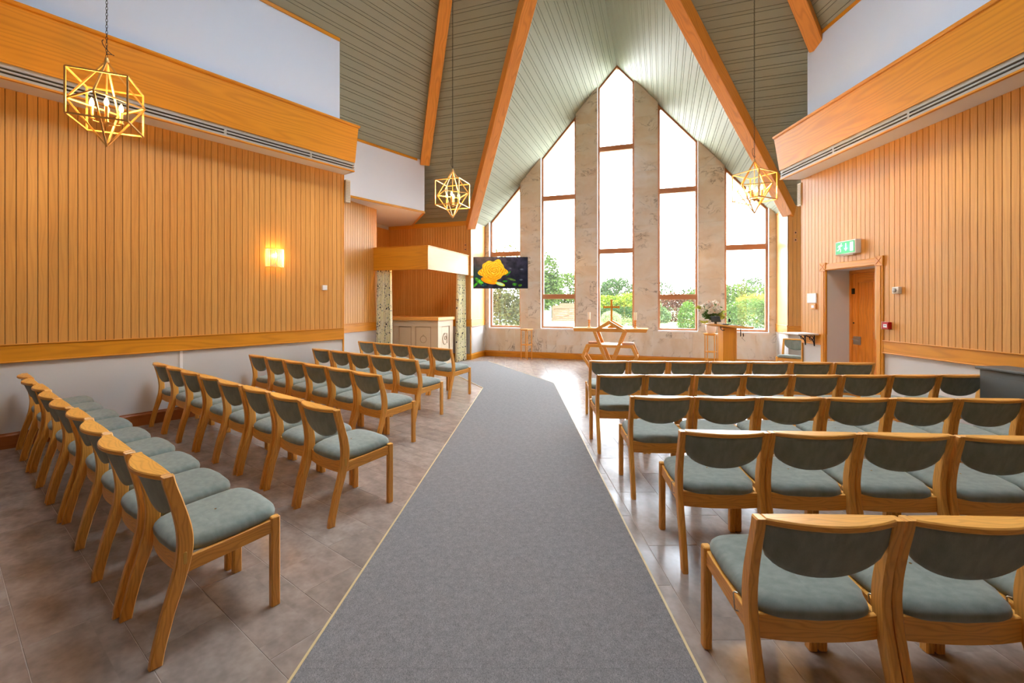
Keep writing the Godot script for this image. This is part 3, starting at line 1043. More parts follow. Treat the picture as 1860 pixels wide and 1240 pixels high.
	var fb := FX * Transform3D(Basis(Vector3(1, 0, 0), Vector3(0, 0, 1), Vector3(0, -1, 0)), Vector3.ZERO)
	prism(st, PackedVector2Array([Vector2(-4.39, 2.572), Vector2(-5.42, 5.6), Vector2(-5.42, 3.2), Vector2(-6.5, 3.2), Vector2(-6.5, 1.0), Vector2(-5.66, 1.0)]), -3.84, -3.80, fb)
	put("soffit_panel", st, M.soffit, o)
	st = begin()
	strip(st, F(-4.39, 3.79, 2.572), F(-5.68, 3.79, 1.02), 0.03, 0.06)
	put("timber_edge", st, M.honey, o)
	st = begin()
	var dv := (F(-5.66, 0, 1.02) - F(-4.38, 0, 2.572))
	var dl := dv.length()
	var rx := Transform3D(Basis(dv / dl, Vector3.UP, (dv / dl).cross(Vector3.UP)), F(-4.38, 0, 2.572))
	prism(st, PackedVector2Array([Vector2(0, 3.82), Vector2(dl, 3.82), Vector2(0, 5.06)]), -0.05, 0.0, rx)
	put("plaster", st, M.plaster, o)
	# --- roof slopes
	roof("green-grey boarded vault slope on the alcove side of the window gable", PackedVector3Array([F(0, 8.05, -0.4), F(-3.83, 3.82, -0.4), F(-3.83, 3.82, 1.02), F(0, 8.05, 6.315)]), FX.basis.z)
	roof("green-grey boarded vault slope on the door side of the window gable", PackedVector3Array([F(0, 8.05, -0.4), F(3.80, 3.71, -0.4), F(3.80, 3.71, 1.02), F(0, 8.05, 6.881)]), FX.basis.z)
	roof("shaded boarded roof slope above the alcove", PackedVector3Array([F(-3.83, 3.82, 1.02), F(0, 8.05, 6.315), F(-1.606, 8.05, 6.315), F(-4.38, sl(2.572), 2.572), F(-5.66, 3.82, 1.02)]), FX.basis.x)
	roof("shaded boarded roof slope between the two beams on the door side", PackedVector3Array([F(3.80, 3.71, 1.02), F(0, 8.05, 6.881), F(1.466, 8.05, 6.881), F(3.573, sr(3.812), 3.812), F(5.3, sr(3.812), 3.812), F(5.3, 3.71, 1.02)]), FX.basis.x)
	roof("shaded boarded roof slope over the wall with the sconce", PackedVector3Array([Lp(7.393, -8.304), Lp(4.726, -4.483), Lp(-5.2, -4.483), Lp(-5.2, -6.98), Lp(4.2, -6.98), Lp(4.2, -8.304)]), LX.basis.x)
	roof("shaded boarded roof slope over the wall with the exit door", PackedVector3Array([Rp(5.059, 7.195), Rp(2.061, 4.957), Rp(2.061, -4.3), Rp(5.059, -4.3)]), RX.basis.x)
	o = structure("ceiling", "flat crown of the roof high above the seats", "ceiling")
	st = begin()
	var top := PackedVector2Array()
	for p in [F(-1.68, 0, 6.26), F(0, 0, 6.26), F(0.0, 0, 6.82), F(1.54, 0, 6.82), Rp(2.14, 4.94), Rp(2.14, -4.4), Lp(-5.2, -4.57), Lp(4.5, -4.57)]:
		top.append(Vector2(p.x, p.z))
	var down := Transform3D(Basis(Vector3(1, 0, 0), Vector3(0, 0, 1), Vector3(0, -1, 0)), Vector3.ZERO)
	for part in [rect(-30, -20, -1.0, 20), rect(1.4, -20, 30, 20), rect(-1.0, -20, 1.4, -4.8), rect(-1.0, -2.6, 1.4, 20)]:
		for piece in Geometry2D.intersect_polygons(top, part): prism(st, piece, -8.20, -8.055, down)
	put("ceiling_panel", st, M.ceiling, o)
	o = structure("window_6", "square rooflight in the crown of the roof", "window")
	st = begin()
	for b2 in [[-1.05, -1.0, -4.85, -2.55], [1.4, 1.45, -4.85, -2.55], [-1.0, 1.4, -4.85, -4.8], [-1.0, 1.4, -2.6, -2.55]]:
		block(st, Vector3(b2[0], 8.06, b2[2]), Vector3(b2[1], 8.36, b2[3]))
	put("kerb", st, M.reveal, o)
	st = begin()
	prism(st, rect(-1.05, -4.85, 1.45, -2.55), -8.366, -8.362, down)
	put("pane", st, M.glass, o)
	# --- beams on the folds
	var nvl := normal_of(F(0, 8.05, 0), F(-3.83, 3.82, 0), F(-3.83, 3.82, 1.02))
	var nvr := normal_of(F(0, 8.05, 0), F(3.80, 3.71, 0), F(3.80, 3.71, 1.02))
	var nsl := normal_of(F(-3.83, 3.82, 1.02), F(0, 8.05, 6.315), F(-1.606, 8.05, 6.315))
	var nsr := normal_of(F(3.80, 3.71, 1.02), F(0, 8.05, 6.881), F(1.466, 8.05, 6.881))
	var nl := normal_of(Lp(7.393, -8.304), Lp(4.726, -4.483), Lp(-5.2, -4.483))
	var nr := normal_of(Rp(5.059, 7.195), Rp(2.061, 4.957), Rp(2.061, -4.3))
	beam("long sloping timber beam rising from beside the alcove to the ridge", F(-3.90, 3.74, 0.93), F(0, 8.05, 6.315), (nvl + nsl).normalized(), 0.24, 0.22)
	beam("long sloping timber beam rising from the door side to the ridge", F(3.88, 3.62, 0.91), F(0, 8.05, 6.881), (nvr + nsr).normalized(), 0.24, 0.22)
	beam("sloping timber beam landing on the white bulkhead over the alcove", F(-4.38, sl(2.572), 2.572), F(-1.606, 8.05, 6.315), (nsl + nl).normalized(), 0.22, 0.20)
	beam("sloping timber beam landing on the white wall above the door", F(3.573, sr(3.812), 3.812), F(1.466, 8.05, 6.881), (nsr + nr).normalized(), 0.22, 0.20)

func P2(v: Vector3) -> Vector2: return Vector2(v.x, v.z)

func build_floor() -> void:
	# plan polygons in world x and z
	var room := PackedVector2Array()
	for p in [F(-3.83, 0, 0), F(3.80, 0, 0), F(3.80, 0, 1.02), F(5.05, 0, 1.02), F(5.05, 0, 3.3), RX * Vector3(0, 0, 0), RX * Vector3(10.8, 0, 0), LX * Vector3(-3.67, 0, 0), LX * Vector3(4.46, 0, 0), F(-5.33, 0, 5.75), F(-5.33, 0, 3.2), F(-6.44, 0, 3.2), F(-6.44, 0, 1.02), F(-3.83, 0, 1.02)]:
		room.append(P2(p))
	var left := PackedVector2Array([Vector2(-9, 3), Vector2(-0.06, 3), Vector2(0.12, -8.35), Vector2(-0.55, -9.8), Vector2(-2.0, -13.2), Vector2(-9, -14)])
	var flat := Transform3D(Basis(Vector3(1, 0, 0), Vector3(0, 0, 1), Vector3(0, -1, 0)), Vector3.ZERO)
	var carpet := PackedVector2Array()
	for p in [Vector2(-0.945, 1.2), Vector2(-0.535, 8.10), Vector2(-1.70, 10.70), Vector2(-1.42, 11.75), Vector2(-0.62, 11.85), Vector2(0.818, 8.605), Vector2(0.774, -0.8), Vector2(-1.066, -0.8)]: carpet.append(Vector2(p.x, -p.y))
	for half in 2:
		var o := structure("floor", ["grey-brown oblong floor tiles on the alcove side of the carpet", "grey-brown oblong floor tiles on the door side of the carpet and round the altar"][half], "floor")
		if half == 0:
			var st := begin()
			var slab := PackedVector2Array()
			for p in [W(-9.5, 0, -4.5), W(7.5, 0, -4.5), W(7.5, 0, 9.5), F(4.2, 0, -0.34), F(-4.2, 0, -0.34), W(-3.9, 0, 13.9), W(-9.5, 0, 9)]: slab.append(P2(p))
			prism(st, slab, 0.0006, 0.2, flat)
			put("screed", st, M.grout, o)
		var xf: Transform3D = [LX, RX][half]
		var region := []
		if half == 0: region = Geometry2D.intersect_polygons(room, left)
		else: region = Geometry2D.clip_polygons(room, left)
		for rg in region:
			if absf(area2(rg)) < 0.5: continue
			for i in range(-16, 46):
				for j in range(-22, 24):
					var r: PackedVector2Array
					if half == 0:   # long side across the left wall, rows stepping by a third
						var n0 := -2.161 + 7.163 - 0.32 * i + 0.8 * j
						r = rect(0.258 + 0.32 * i + 0.0015, n0 + 0.0015, 0.258 + 0.32 * i + 0.3185, n0 + 0.7985)
					else:
						var x0 := 7.72 - 2.08 - 0.4 * (i % 2) + 0.8 * j - 4.0
						r = rect(x0 + 0.0015, 0.25 + 0.32 * i - 4.0 + 0.0015, x0 + 0.7985, 0.25 + 0.32 * i - 4.0 + 0.3185)
					var q := PackedVector2Array()
					for c in r: q.append(P2(xf * Vector3(c.x, 0, c.y)))
					var under := true
					for c in q:
						if not Geometry2D.is_point_in_polygon(c, carpet): under = false
					if under: continue
					var pieces := Geometry2D.intersect_polygons(q, rg)
					for pc in pieces:
						if absf(area2(pc)) < 0.02: continue
						if absf(area2(pc)) > 0.5:
							var key := "tile%d_%d" % [half, rng.randi() % 6]
							if not cache.has(key):
								var s := begin()
								var lr := rect(-0.3985, -0.1585, 0.3985, 0.1585)
								prism(s, lr, -0.001, 0.010, Transform3D(Basis(Vector3(1, 0, 0), Vector3(0, 0, 1), Vector3(0, -1, 0)), Vector3.ZERO), 0.0015, 1, false, Vector2(rng.randf() * 5, rng.randf() * 5))
								s.generate_normals()
								cache[key] = s.commit()
							var mid := (r[0] + r[2]) / 2
							var b := xf.basis
							if half == 0: b = b * Basis(Vector3.UP, PI / 2)
							put_mesh("floor_tile", cache[key], M.tile[rng.randi() % 3], o, Transform3D(b, xf * Vector3(mid.x, 0, mid.y)))
						else:
							var s := begin()
							prism(s, pc, -0.001, 0.010, flat, 0.0015, 1, false, Vector2(rng.randf() * 5, rng.randf() * 5))
							put("floor_tile", s, M.tile[rng.randi() % 3], o)
	var c := thing("carpet", "charcoal carpet runner down the aisle, bending towards the alcove", "carpet")
	var st := begin()
	prism(st, carpet, -0.009, 0.0, flat)
	put("pile", st, M.carpet, c)
	st = begin()
	for i in 6:
		if i == 3: continue
		var a := carpet[i]; var b := carpet[i + 1]
		bar(st, Vector3(a.x, 0.006, a.y), Vector3(b.x, 0.006, b.y), 0.012, 0.010)
	put("edging", st, M.carpet_edge, c)

# ------------------------------------------------------------------ _ready
func _ready() -> void:
	rng.seed = 4
	var ph := deg_to_rad(18.6)
	FX = Transform3D(Basis(Vector3(cos(ph), 0, sin(ph)), Vector3.UP, Vector3(-sin(ph), 0, cos(ph))), W(2.817, 0, 11.948))
	var th := deg_to_rad(37.15)
	LX = Transform3D(Basis(Vector3(sin(th), 0, -cos(th)), Vector3.UP, Vector3(cos(th), 0, sin(th))), Vector3(cos(th), 0, sin(th)) * -7.163)
	var om := deg_to_rad(0.57)
	RX = Transform3D(Basis(Vector3(sin(om), 0, cos(om)), Vector3.UP, Vector3(-cos(om), 0, sin(om))), W(5.073, 0, 7.72))
	# camera, level, with the lens shifted down
	var cam := Camera3D.new()
	cam.name = "camera"
	cam.position = Vector3(0, 1.55, 0)
	cam.set_frustum(0.05 * 1240.0 / 805.0, Vector2(0, -0.05 * 69.0 / 805.0), 0.05, 400.0)
	add_child(cam)
	cam.current = true
	# bright overcast sky
	var sky := ProceduralSkyMaterial.new()
	sky.sky_top_color = Color(0.88, 0.94, 1.0)
	sky.sky_horizon_color = Color(1.0, 0.985, 0.96)
	sky.ground_bottom_color = Color(0.42, 0.44, 0.36)
	sky.ground_horizon_color = Color(0.75, 0.77, 0.72)
	sky.sun_angle_max = 1.0
	var e := Environment.new()
	e.background_mode = Environment.BG_SKY
	e.sky = Sky.new()
	e.sky.sky_material = sky
	e.background_energy_multiplier = 21.0
	e.ambient_light_source = Environment.AMBIENT_SOURCE_DISABLED
	e.tonemap_mode = Environment.TONE_MAPPER_LINEAR
	e.tonemap_exposure = 1.6
	e.sdfgi_enabled = true
	e.ssao_enabled = true
	e.ssil_enabled = true
	var we := WorldEnvironment.new()
	we.name = "sky"
	we.environment = e
	add_child(we)
	make_materials()
	build_shell()
	build_window_wall()
	build_floor()
	skirting("baseboard_front", facing("+q", 0, 0), -3.83, 3.80)
	build_seats()
	build_front()
	build_fittings()
	build_garden()

func build_seats() -> void:
	kinds = [make_chair(M.chair[0]), make_chair(M.chair[1])]
	# left rows stand square to the left wall: [outer n, t of the front legs, chairs, words]
	var th := deg_to_rad(37.15)
	var rows := [[-2.356, 1.075, 9, "back row"], [-2.857, 2.19, 8, "fourth row"], [-3.876, 3.30, 6, "third row"], [-4.52, 4.33, 5, "second row"], [-5.167, 5.62, 5, "front row"]]
	for r in rows:
		for k in int(r[2]):
			var pitch := 0.523 if r[2] > 5 else 0.52
			var n: float = r[0] - 0.2325 - pitch * k + rng.randf_range(-0.004, 0.004)
			var t: float = r[1] - 0.25 + rng.randf_range(-0.012, 0.012)
			var words: String = r[3]
			place_chair(sin(th) * t + cos(th) * n, cos(th) * t - sin(th) * n, -th + rng.randf_range(-0.007, 0.007),
				"oak chair, green-grey seat, %s from the carpet, %s on the alcove side" % [ORD[k], words], "chairs on the alcove side")
	# right rows: [x of the first front leg, z of it, slant, chairs, words]
	rows = [[0.872, 2.006, 1.5, 4, "back row"], [1.016, 3.062, 4.0, 7, "fourth row"], [0.977, 4.021, 2.3, 7, "third row"], [0.905, 5.07, 0.0, 8, "second row"], [1.036, 6.22, 3.2, 7, "front row"]]
	for r in rows:
		var a := deg_to_rad(r[2])
		for k in int(r[3]):
			var d: float = 0.2325 + 0.509 * k
			var x: float = r[0] + d * cos(a) - 0.25 * sin(a) * 0.0
			var z: float = r[1] - d * sin(a) - 0.25 + rng.randf_range(-0.01, 0.01)
			place_chair(x, z, -a + rng.randf_range(-0.004, 0.004),
				"oak chair, green-grey seat, %s from the carpet, %s on the door side" % [ORD[k], r[4]], "chairs on the door side")
	place_chair(5.80, 9.13, PI - deg_to_rad(48), "lone oak chair under the wall shelf, facing the seats", "")

# ------------------------------------------------------------------ altar, lectern, alcove
func poly_bar(st: SurfaceTool, pts: Array, w: float, d: float, xf: Transform3D, closed := false) -> void:
	# a mitred flat frame in the xy plane, w wide, from z -d/2 to d/2
	var n := pts.size()
	var L := []; var R := []
	for i in n:
		var p: Vector2 = pts[i]
		var e0: Vector2 = (p - pts[(i + n - 1) % n]).normalized() if (closed or i > 0) else (pts[1] - p).normalized()
		var e1: Vector2 = (pts[(i + 1) % n] - p).normalized() if (closed or i < n - 1) else e0
		var n0 := Vector2(-e0.y, e0.x); var n1 := Vector2(-e1.y, e1.x)
		var m := (n0 + n1) / (1.0 + n0.dot(n1)) * w / 2
		L.append(p + m); R.append(p - m)
	for i in (n if closed else n - 1):
		var j := (i + 1) % n
		prism(st, PackedVector2Array([L[i], R[i], R[j], L[j]]), -d / 2, d / 2, xf, 0.004, 1)

func build_front() -> void:
	# --- altar: two star-shaped end frames carrying a table top and a lower shelf
	var base := FX * Transform3D(Basis.IDENTITY, Vector3(0.03, 0, 1.76))
	var t := thing("altar", "blond oak altar table with pointed star-shaped frames, before the tallest window", "altar", base)
	for k in 2:
		var z: float = [0.29, -0.26][k]
		var xf := Transform3D(Basis.IDENTITY, Vector3(0, 0, z))
		var st := begin()
		poly_bar(st, [Vector2(0.02, 0.03), Vector2(-0.335, 0.925), Vector2(0, 1.125), Vector2(0.335, 0.925), Vector2(-0.02, 0.03)], 0.068, 0.055, xf)
		put("star_frame", st, M.oak, t)
		st = begin()
		poly_bar(st, [Vector2(-0.40, 0.03), Vector2(-0.60, 0.345), Vector2(-0.50, 0.585), Vector2(0.50, 0.585), Vector2(0.60, 0.345), Vector2(0.40, 0.03)], 0.062, 0.05, Transform3D(Basis.IDENTITY, Vector3(0, 0, z - 0.03 * signf(z))))
		put("hexagon_frame", st, M.oak, t)
	var st := begin()
	for s in [-1.0, 1.0]: bar(st, Vector3(s * 0.60, 0.345, -0.23), Vector3(s * 0.60, 0.345, 0.26), 0.035, 0.06, Vector3.UP, 0.003)
	for s in [-1.0, 1.0]: bar(st, Vector3(s * 0.44, 0.06, -0.23), Vector3(s * 0.44, 0.06, 0.26), 0.06, 0.035, Vector3.UP, 0.003)
	put("stretcher", st, M.oak, t)
	st = begin()
	prism(st, PackedVector2Array([Vector2(-0.80, 0.905), Vector2(0.80, 0.905), Vector2(0.835, 0.985), Vector2(-0.835, 0.985)]), -0.23, 0.262, Transform3D.IDENTITY, 0.004, 1)
	put("table_top", st, M.oak, t)
	st = begin()
	block(st, Vector3(-0.50, 0.60, -0.22), Vector3(0.50, 0.622, 0.225), 0.003)
	put("shelf", st, M.oak, t)
	for k in 2:
		st = begin()
		var x: float = [-0.36, 0.40][k]
		block(st, Vector3(x - 0.13, 0.624, -0.05), Vector3(x + 0.13, 0.665, 0.17), 0.012, base)
		var o := put("kneeler_pad", st, material([Color(0.80, 0.60, 0.45), Color(0.88, 0.80, 0.76)][k], 0.8), self)
		o.name = numbered("kneeler_pad")
		tag(o, ["tan flat pad on the altar's lower shelf, at the alcove end", "pale pink flat pad on the altar's lower shelf, at the lectern end"][k], "pad")
	# cross
	t = thing("altar_cross", "plain wooden cross with trefoil ends standing on the altar", "cross", base * Transform3D(Basis.IDENTITY, Vector3(0.02, 0.9865, -0.03)))
	st = begin()
	block(st, Vector3(-0.021, 0.05, -0.012), Vector3(0.021, 0.64, 0.012), 0.003)
	put("upright", st, M.honey, t)
	st = begin()
	block(st, Vector3(-0.165, 0.46, -0.0125), Vector3(0.165, 0.50, 0.0125), 0.003)
	put("arm", st, M.honey, t)
	st = begin()
	for e in [[Vector2(0, 0.64), Vector2(0, 1)], [Vector2(-0.165, 0.48), Vector2(-1, 0)], [Vector2(0.165, 0.48), Vector2(1, 0)]]:
		var d: Vector2 = e[1]
		for q in [d * 0.012, Vector2(-d.y, d.x) * 0.022, Vector2(d.y, -d.x) * 0.022]:
			var circle := PackedVector2Array()
			for i in 12: circle.append(e[0] + q + Vector2.from_angle(TAU * i / 12) * 0.013)
			prism(st, circle, -0.0115, 0.0115, Transform3D.IDENTITY, 0.002)
	put("trefoil", st, M.honey, t)
	st = begin()
	block(st, Vector3(-0.09, 0.0, -0.05), Vector3(0.09, 0.03, 0.05), 0.006)
	block(st, Vector3(-0.05, 0.03, -0.032), Vector3(0.05, 0.055, 0.032), 0.004)
	put("base", st, M.honey, t)
	for k in 2:
		var p := base * Transform3D(Basis.IDENTITY, Vector3([-0.50, 0.55][k], 0.9865, -0.03))
		t = thing("candlestick", ["turned wooden candlestick on the altar, at the alcove end", "turned wooden candlestick on the altar, at the lectern end"][k], "candlestick", p, "altar candlesticks")
		st = begin()
		lathe(st, PackedVector2Array([Vector2(0, 0), Vector2(0.048, 0), Vector2(0.050, 0.008), Vector2(0.040, 0.018), Vector2(0.020, 0.03), Vector2(0.017, 0.045), Vector2(0.027, 0.06), Vector2(0.028, 0.07), Vector2(0.016, 0.085), Vector2(0.015, 0.10), Vector2(0.026, 0.115), Vector2(0.026, 0.125), Vector2(0.015, 0.14), Vector2(0.017, 0.155), Vector2(0.038, 0.17), Vector2(0.040, 0.18), Vector2(0, 0.18)]), 24)
		put("stem", st, M.honey, t)
		t = thing("candle", ["thick ivory candle on the candlestick at the alcove end", "thick ivory candle on the candlestick at the lectern end"][k], "candle", p * Transform3D(Basis.IDENTITY, Vector3(0, 0.18, 0)), "altar candles")
		st = begin()
		lathe(st, PackedVector2Array([Vector2(0, 0), Vector2(0.034, 0), Vector2(0.034, 0.172), Vector2(0.031, 0.178), Vector2(0.020, 0.172), Vector2(0, 0.170)]), 24)
		put("wax", st, M.candle, t)
		st = begin()
		tube(st, PackedVector3Array([Vector3(0, 0.168, 0), Vector3(0.002, 0.185, 0)]), 0.0015, 5)
		put("wick", st, M.black, t)
	# --- lectern
	var lt := at(W(4.51, 0, 9.35), -0.02)
	t = thing("lectern", "oak lectern with a broad tilted reading board, near the lone chair", "lectern", lt)
	st = begin()
	block(st, Vector3(-0.11, 0.04, -0.12), Vector3(0.15, 1.05, 0.12), 0.004)
	put("body", st, M.honey, t)
	st = begin()
	block(st, Vector3(0.152, 0.04, -0.125), Vector3(0.172, 1.04, 0.125), 0.003)
	put("edge_board", st, M.oak, t)
	st = begin()
	block(st, Vector3(-0.20, 0.0, -0.18), Vector3(0.24, 0.04, 0.18), 0.006)
	put("base", st, M.honey, t)
	st = begin()
	var tilt := Basis(Vector3(0, 0, 1), -0.085) * Basis(Vector3(1, 0, 0), -0.05)
	prism(st, PackedVector2Array([Vector2(-0.42, 0.012), Vector2(-0.20, -0.022), Vector2(0.20, -0.026), Vector2(0.47, -0.02), Vector2(0.49, 0.03), Vector2(0.40, 0.018), Vector2(0.20, 0.012), Vector2(-0.20, 0.014), Vector2(-0.40, 0.018)]), -0.21, 0.21, Transform3D(tilt, Vector3(0, 1.075, 0)), 0.004, 1)
	put("reading_board", st, M.oak, t)
	st = begin()   # cables hanging below the board
	tube(st, PackedVector3Array([Vector3(0.21, 1.03, 0.2), Vector3(0.213, 0.95, 0.205), Vector3(0.212, 0.87, 0.2)]), 0.010, 8)
	tube(st, PackedVector3Array([Vector3(0.26, 1.03, 0.19), Vector3(0.265, 0.92, 0.2), Vector3(0.262, 0.86, 0.2), Vector3(0.25, 0.83, 0.19)]), 0.0025, 6)
	tube(st, PackedVector3Array([Vector3(0.262, 0.93, 0.2), Vector3(0.27, 0.90, 0.2), Vector3(0.27, 0.87, 0.2)]), 0.010, 8)
	tube(st, PackedVector3Array([Vector3(0.23, 0.85, 0.19), Vector3(0.27, 0.81, 0.19), Vector3(0.31, 0.77, 0.19)]), 0.0025, 6)
	tube(st, PackedVector3Array([Vector3(-0.19, 1.08, 0.18), Vector3(-0.19, 1.02, 0.2), Vector3(-0.16, 0.995, 0.2), Vector3(-0.09, 1.0, 0.15)]), 0.008, 8)
	put("cable", st, M.black, t)
	var tb := lt * Transform3D(Basis(Vector3(1, 0, 0), -0.5), Vector3(-0.21, 1.17, 0.02))
	t = thing("tablet", "black tablet propped up on the lectern's reading board", "tablet", tb)
	st = begin()
	block(st, Vector3(-0.10, -0.01, -0.006), Vector3(0.10, 0.125, 0.006), 0.004)
	var tcase := put("case", st, M.black, t)
	st = begin()
	block(st, Vector3(-0.09, 0.0, 0.006), Vector3(0.09, 0.115, 0.0075))
	put("screen", st, material(Color(0.16, 0.19, 0.20), 0.15), tcase)
	st = begin()
	bar(st, Vector3(0, 0.05, -0.006), Vector3(0, -0.035, -0.05), 0.05, 0.008, Vector3(0, 0, 1))
	put("foot", st, M.black, t)
	t = thing("microphone", "thin black gooseneck microphone curving up from the lectern", "microphone", lt * Transform3D(Basis.IDENTITY, Vector3(0.01, 1.098, -0.03)))
	st = begin()
	block(st, Vector3(-0.085, 0.0, -0.03), Vector3(0.06, 0.022, 0.05), 0.006)
	put("base", st, M.black, t)
	st = begin()
	var neck := PackedVector3Array()
	for i in 15:
		var f := i / 14.0
		neck.append(Vector3(-0.03 + 0.11 * f * f, 0.02 + 0.24 * f - 0.02 * f * f, -0.01))
	tube(st, neck, 0.0035, 6)
	put("gooseneck", st, M.black, t)
	st = begin()
	tube(st, PackedVector3Array([Vector3(0.08, 0.235, -0.01), Vector3(0.092, 0.262, -0.01), Vector3(0.10, 0.285, -0.01)]), 0.011, 10)
	put("capsule", st, M.black, t)
	t = thing("reading_lamp", "small black reading lamp with drooping shade on the lectern", "lamp", lt * Transform3D(Basis.IDENTITY, Vector3(0.03, 1.097, -0.10)))
	st = begin()
	lathe(st, PackedVector2Array([Vector2(0, 0), Vector2(0.04, 0), Vector2(0.04, 0.012), Vector2(0.012, 0.02), Vector2(0, 0.02)]), 16)
	put("base", st, M.black, t)
	st = begin()
	neck = PackedVector3Array()
	for i in 15:
		var a := PI * i / 14.0
		neck.append(Vector3(0.045 - 0.045 * cos(a), 0.13 + 0.05 * sin(a) if i > 0 else 0.02, 0))
	tube(st, neck, 0.003, 6)
	put("arm", st, M.steel, t)
	st = begin()
	lathe(st, PackedVector2Array([Vector2(0.008, 0.135), Vector2(0.02, 0.12), Vector2(0.034, 0.06), Vector2(0.030, 0.06), Vector2(0.016, 0.118), Vector2(0.0, 0.125)]), 16, Transform3D(Basis.IDENTITY, Vector3(0.09, 0, 0)))
	put("shade", st, M.black, t)
	t = thing("book", "open service book lying on the lectern's reading board", "book", lt * Transform3D(tilt, Vector3(0.20, 1.075, 0.0)))
	st = begin()
	for s in [-1.0, 1.0]:
		prism(st, PackedVector2Array([Vector2(0, 0), Vector2(s * 0.115, 0), Vector2(s * 0.115, 0.008), Vector2(s * 0.05, 0.016), Vector2(0, 0.010)]), -0.09, 0.09, Transform3D(Basis.IDENTITY, Vector3(0, 0.004, 0)))
	put("pages", st, M.white, t)
	st = begin()
	block(st, Vector3(-0.125, 0.0, -0.1), Vector3(0.125, 0.004, 0.1))
	put("cover", st, M.black, t)
	# --- two plant stands and the vase of flowers
	var spots := [W(0.402, 0, 12.36), W(4.735, 0, 10.55)]
	for k in 2:
		t = thing("plant_stand", ["slim empty wooden plant stand against the marble wall near the alcove", "slim wooden plant stand carrying the white vase behind the lectern"][k], "stand", at(spots[k], deg_to_rad(-18.6 - 20)))
		for i in 4:
			st = begin()
			var q := Vector3(0.105 * [1, -1, -1, 1][i], 0, 0.105 * [1, 1, -1, -1][i])
			bar(st, q, q + Vector3(0, 0.82, 0), 0.022, 0.022, Vector3(0, 0, 1), 0.003)
			put("leg", st, M.oak, t)
		for h in [0.40, 0.805]:
			for i in 4:
				st = begin()
				var a := Vector3(0.105 * [1, -1, -1, 1][i], h, 0.105 * [1, 1, -1, -1][i])
				var b := Vector3(0.105 * [1, -1, -1, 1][(i + 1) % 4], h, 0.105 * [1, 1, -1, -1][(i + 1) % 4])
				bar(st, a, b, 0.014, 0.022, Vector3.UP, 0.002)
				put("stretcher", st, M.oak, t)
		st = begin()
		block(st, Vector3(-0.135, 0.82, -0.135), Vector3(0.135, 0.842, 0.135), 0.004)
		put("top", st, M.oak, t)
	var vp: Vector3 = spots[1] + Vector3(0.0, 0.842, 0)
	t = thing("vase", "round-shouldered white vase on the plant stand", "vase", at(vp))
	st = begin()
	lathe(st, PackedVector2Array([Vector2(0, 0), Vector2(0.075, 0), Vector2(0.10, 0.03), Vector2(0.115, 0.10), Vector2(0.118, 0.18), Vector2(0.105, 0.26), Vector2(0.075, 0.305), Vector2(0.06, 0.315), Vector2(0.055, 0.31), Vector2(0.07, 0.28), Vector2(0, 0.25)]), 32)
	put("body", st, material(Color(0.90, 0.84, 0.80), 0.35), t)
	t = thing("flower_bouquet", "loose bouquet of white and blush flowers with dark leaves in the white vase", "bouquet", at(vp + Vector3(0, 0.27, 0)))
	st = begin()
	for i in 26:
		var a := rng.randf() * TAU
		var r := rng.randf_range(0.02, 0.20)
		tube(st, PackedVector3Array([Vector3(0, 0, 0), Vector3(cos(a) * r * 0.4, 0.15, sin(a) * r * 0.4), Vector3(cos(a) * r, rng.randf_range(0.25, 0.40), sin(a) * r)]), 0.0025, 4)
	var stems := put("stems", st, M.leaf, t)
	stems.set_meta("kind", "stuff")
	st = begin()
	leaves(st, Vector3(0, 0.17, 0), Vector3(0.20, 0.11, 0.20), 260, 0.042, 0.2)
	leaves(st, Vector3(0.0, 0.27, 0), Vector3(0.26, 0.20, 0.26), 150, 0.032, 0.7)
	put("leaves", st, foliage(Color(0.26, 0.35, 0.16)), t).set_meta("kind", "stuff")
	st = begin()
	leaves(st, Vector3(0.20, 0.14, 0.06), Vector3(0.10, 0.07, 0.10), 60, 0.05, 0.2)
	for e in [Vector3(-0.30, 0.34, 0.05), Vector3(-0.20, 0.0, 0.12), Vector3(0.27, 0.26, 0.05)]: leaves(st, e, Vector3(0.09, 0.03, 0.04), 14, 0.05, 0.1)
	put("pale_leaves", st, foliage(Color(0.62, 0.62, 0.28)), t).set_meta("kind", "stuff")
	for i in 50:
		var d := Vector3(rng.randfn(), absf(rng.randfn()) * 0.9 - 0.25, rng.randfn()).normalized()
		var c := Vector3(0, 0.27, 0) + d * Vector3(0.24, 0.21, 0.24) * rng.randf_range(0.8, 1.05)
		var r := rng.randf_range(0.034, 0.062)
		st = begin()
		var xf := Transform3D(Basis(Quaternion(Vector3.UP, d)), c)
		for ring in 3:   # three rings of cupped petals
			for p in 7:
				var a := TAU * (p + ring * 0.4) / 7
				var tip := 0.25 + 0.40 * ring
				var o := Vector3(cos(a), 0, sin(a))
				var s := Vector3(-sin(a), 0, cos(a))
				var b0 := o * r * 0.15; var m0 := o * r * (0.9 - 0.25 * ring) + Vector3(0, r * tip * 0.6, 0); var t0 := o * r * (1.0 - 0.33 * ring) + Vector3(0, r * tip * 1.1, 0)
				tri(st, xf * b0, xf * (m0 + s * r * 0.42), xf * (m0 - s * r * 0.42))
				tri(st, xf * (m0 + s * r * 0.42), xf * t0, xf * (m0 - s * r * 0.42))
		lathe(st, PackedVector2Array([Vector2(r * 0.55, 0), Vector2(r * 0.5, r * 0.45), Vector2(r * 0.25, r * 0.75), Vector2(0.0, r * 0.8)]), 8, xf)
		put("flower", st, M.flower if rng.randf() < 0.7 else M.petal, t)
	# --- alcove: pelmet, curtains, catafalque
	t = thing("alcove_pelmet", "deep varnished oak pelmet round the corner of the curtained alcove", "pelmet", FX)
	st = begin()
	block(st, Vector3(-5.33, 2.325, 3.29), Vector3(-3.86, 2.85, 3.325), 0.003)
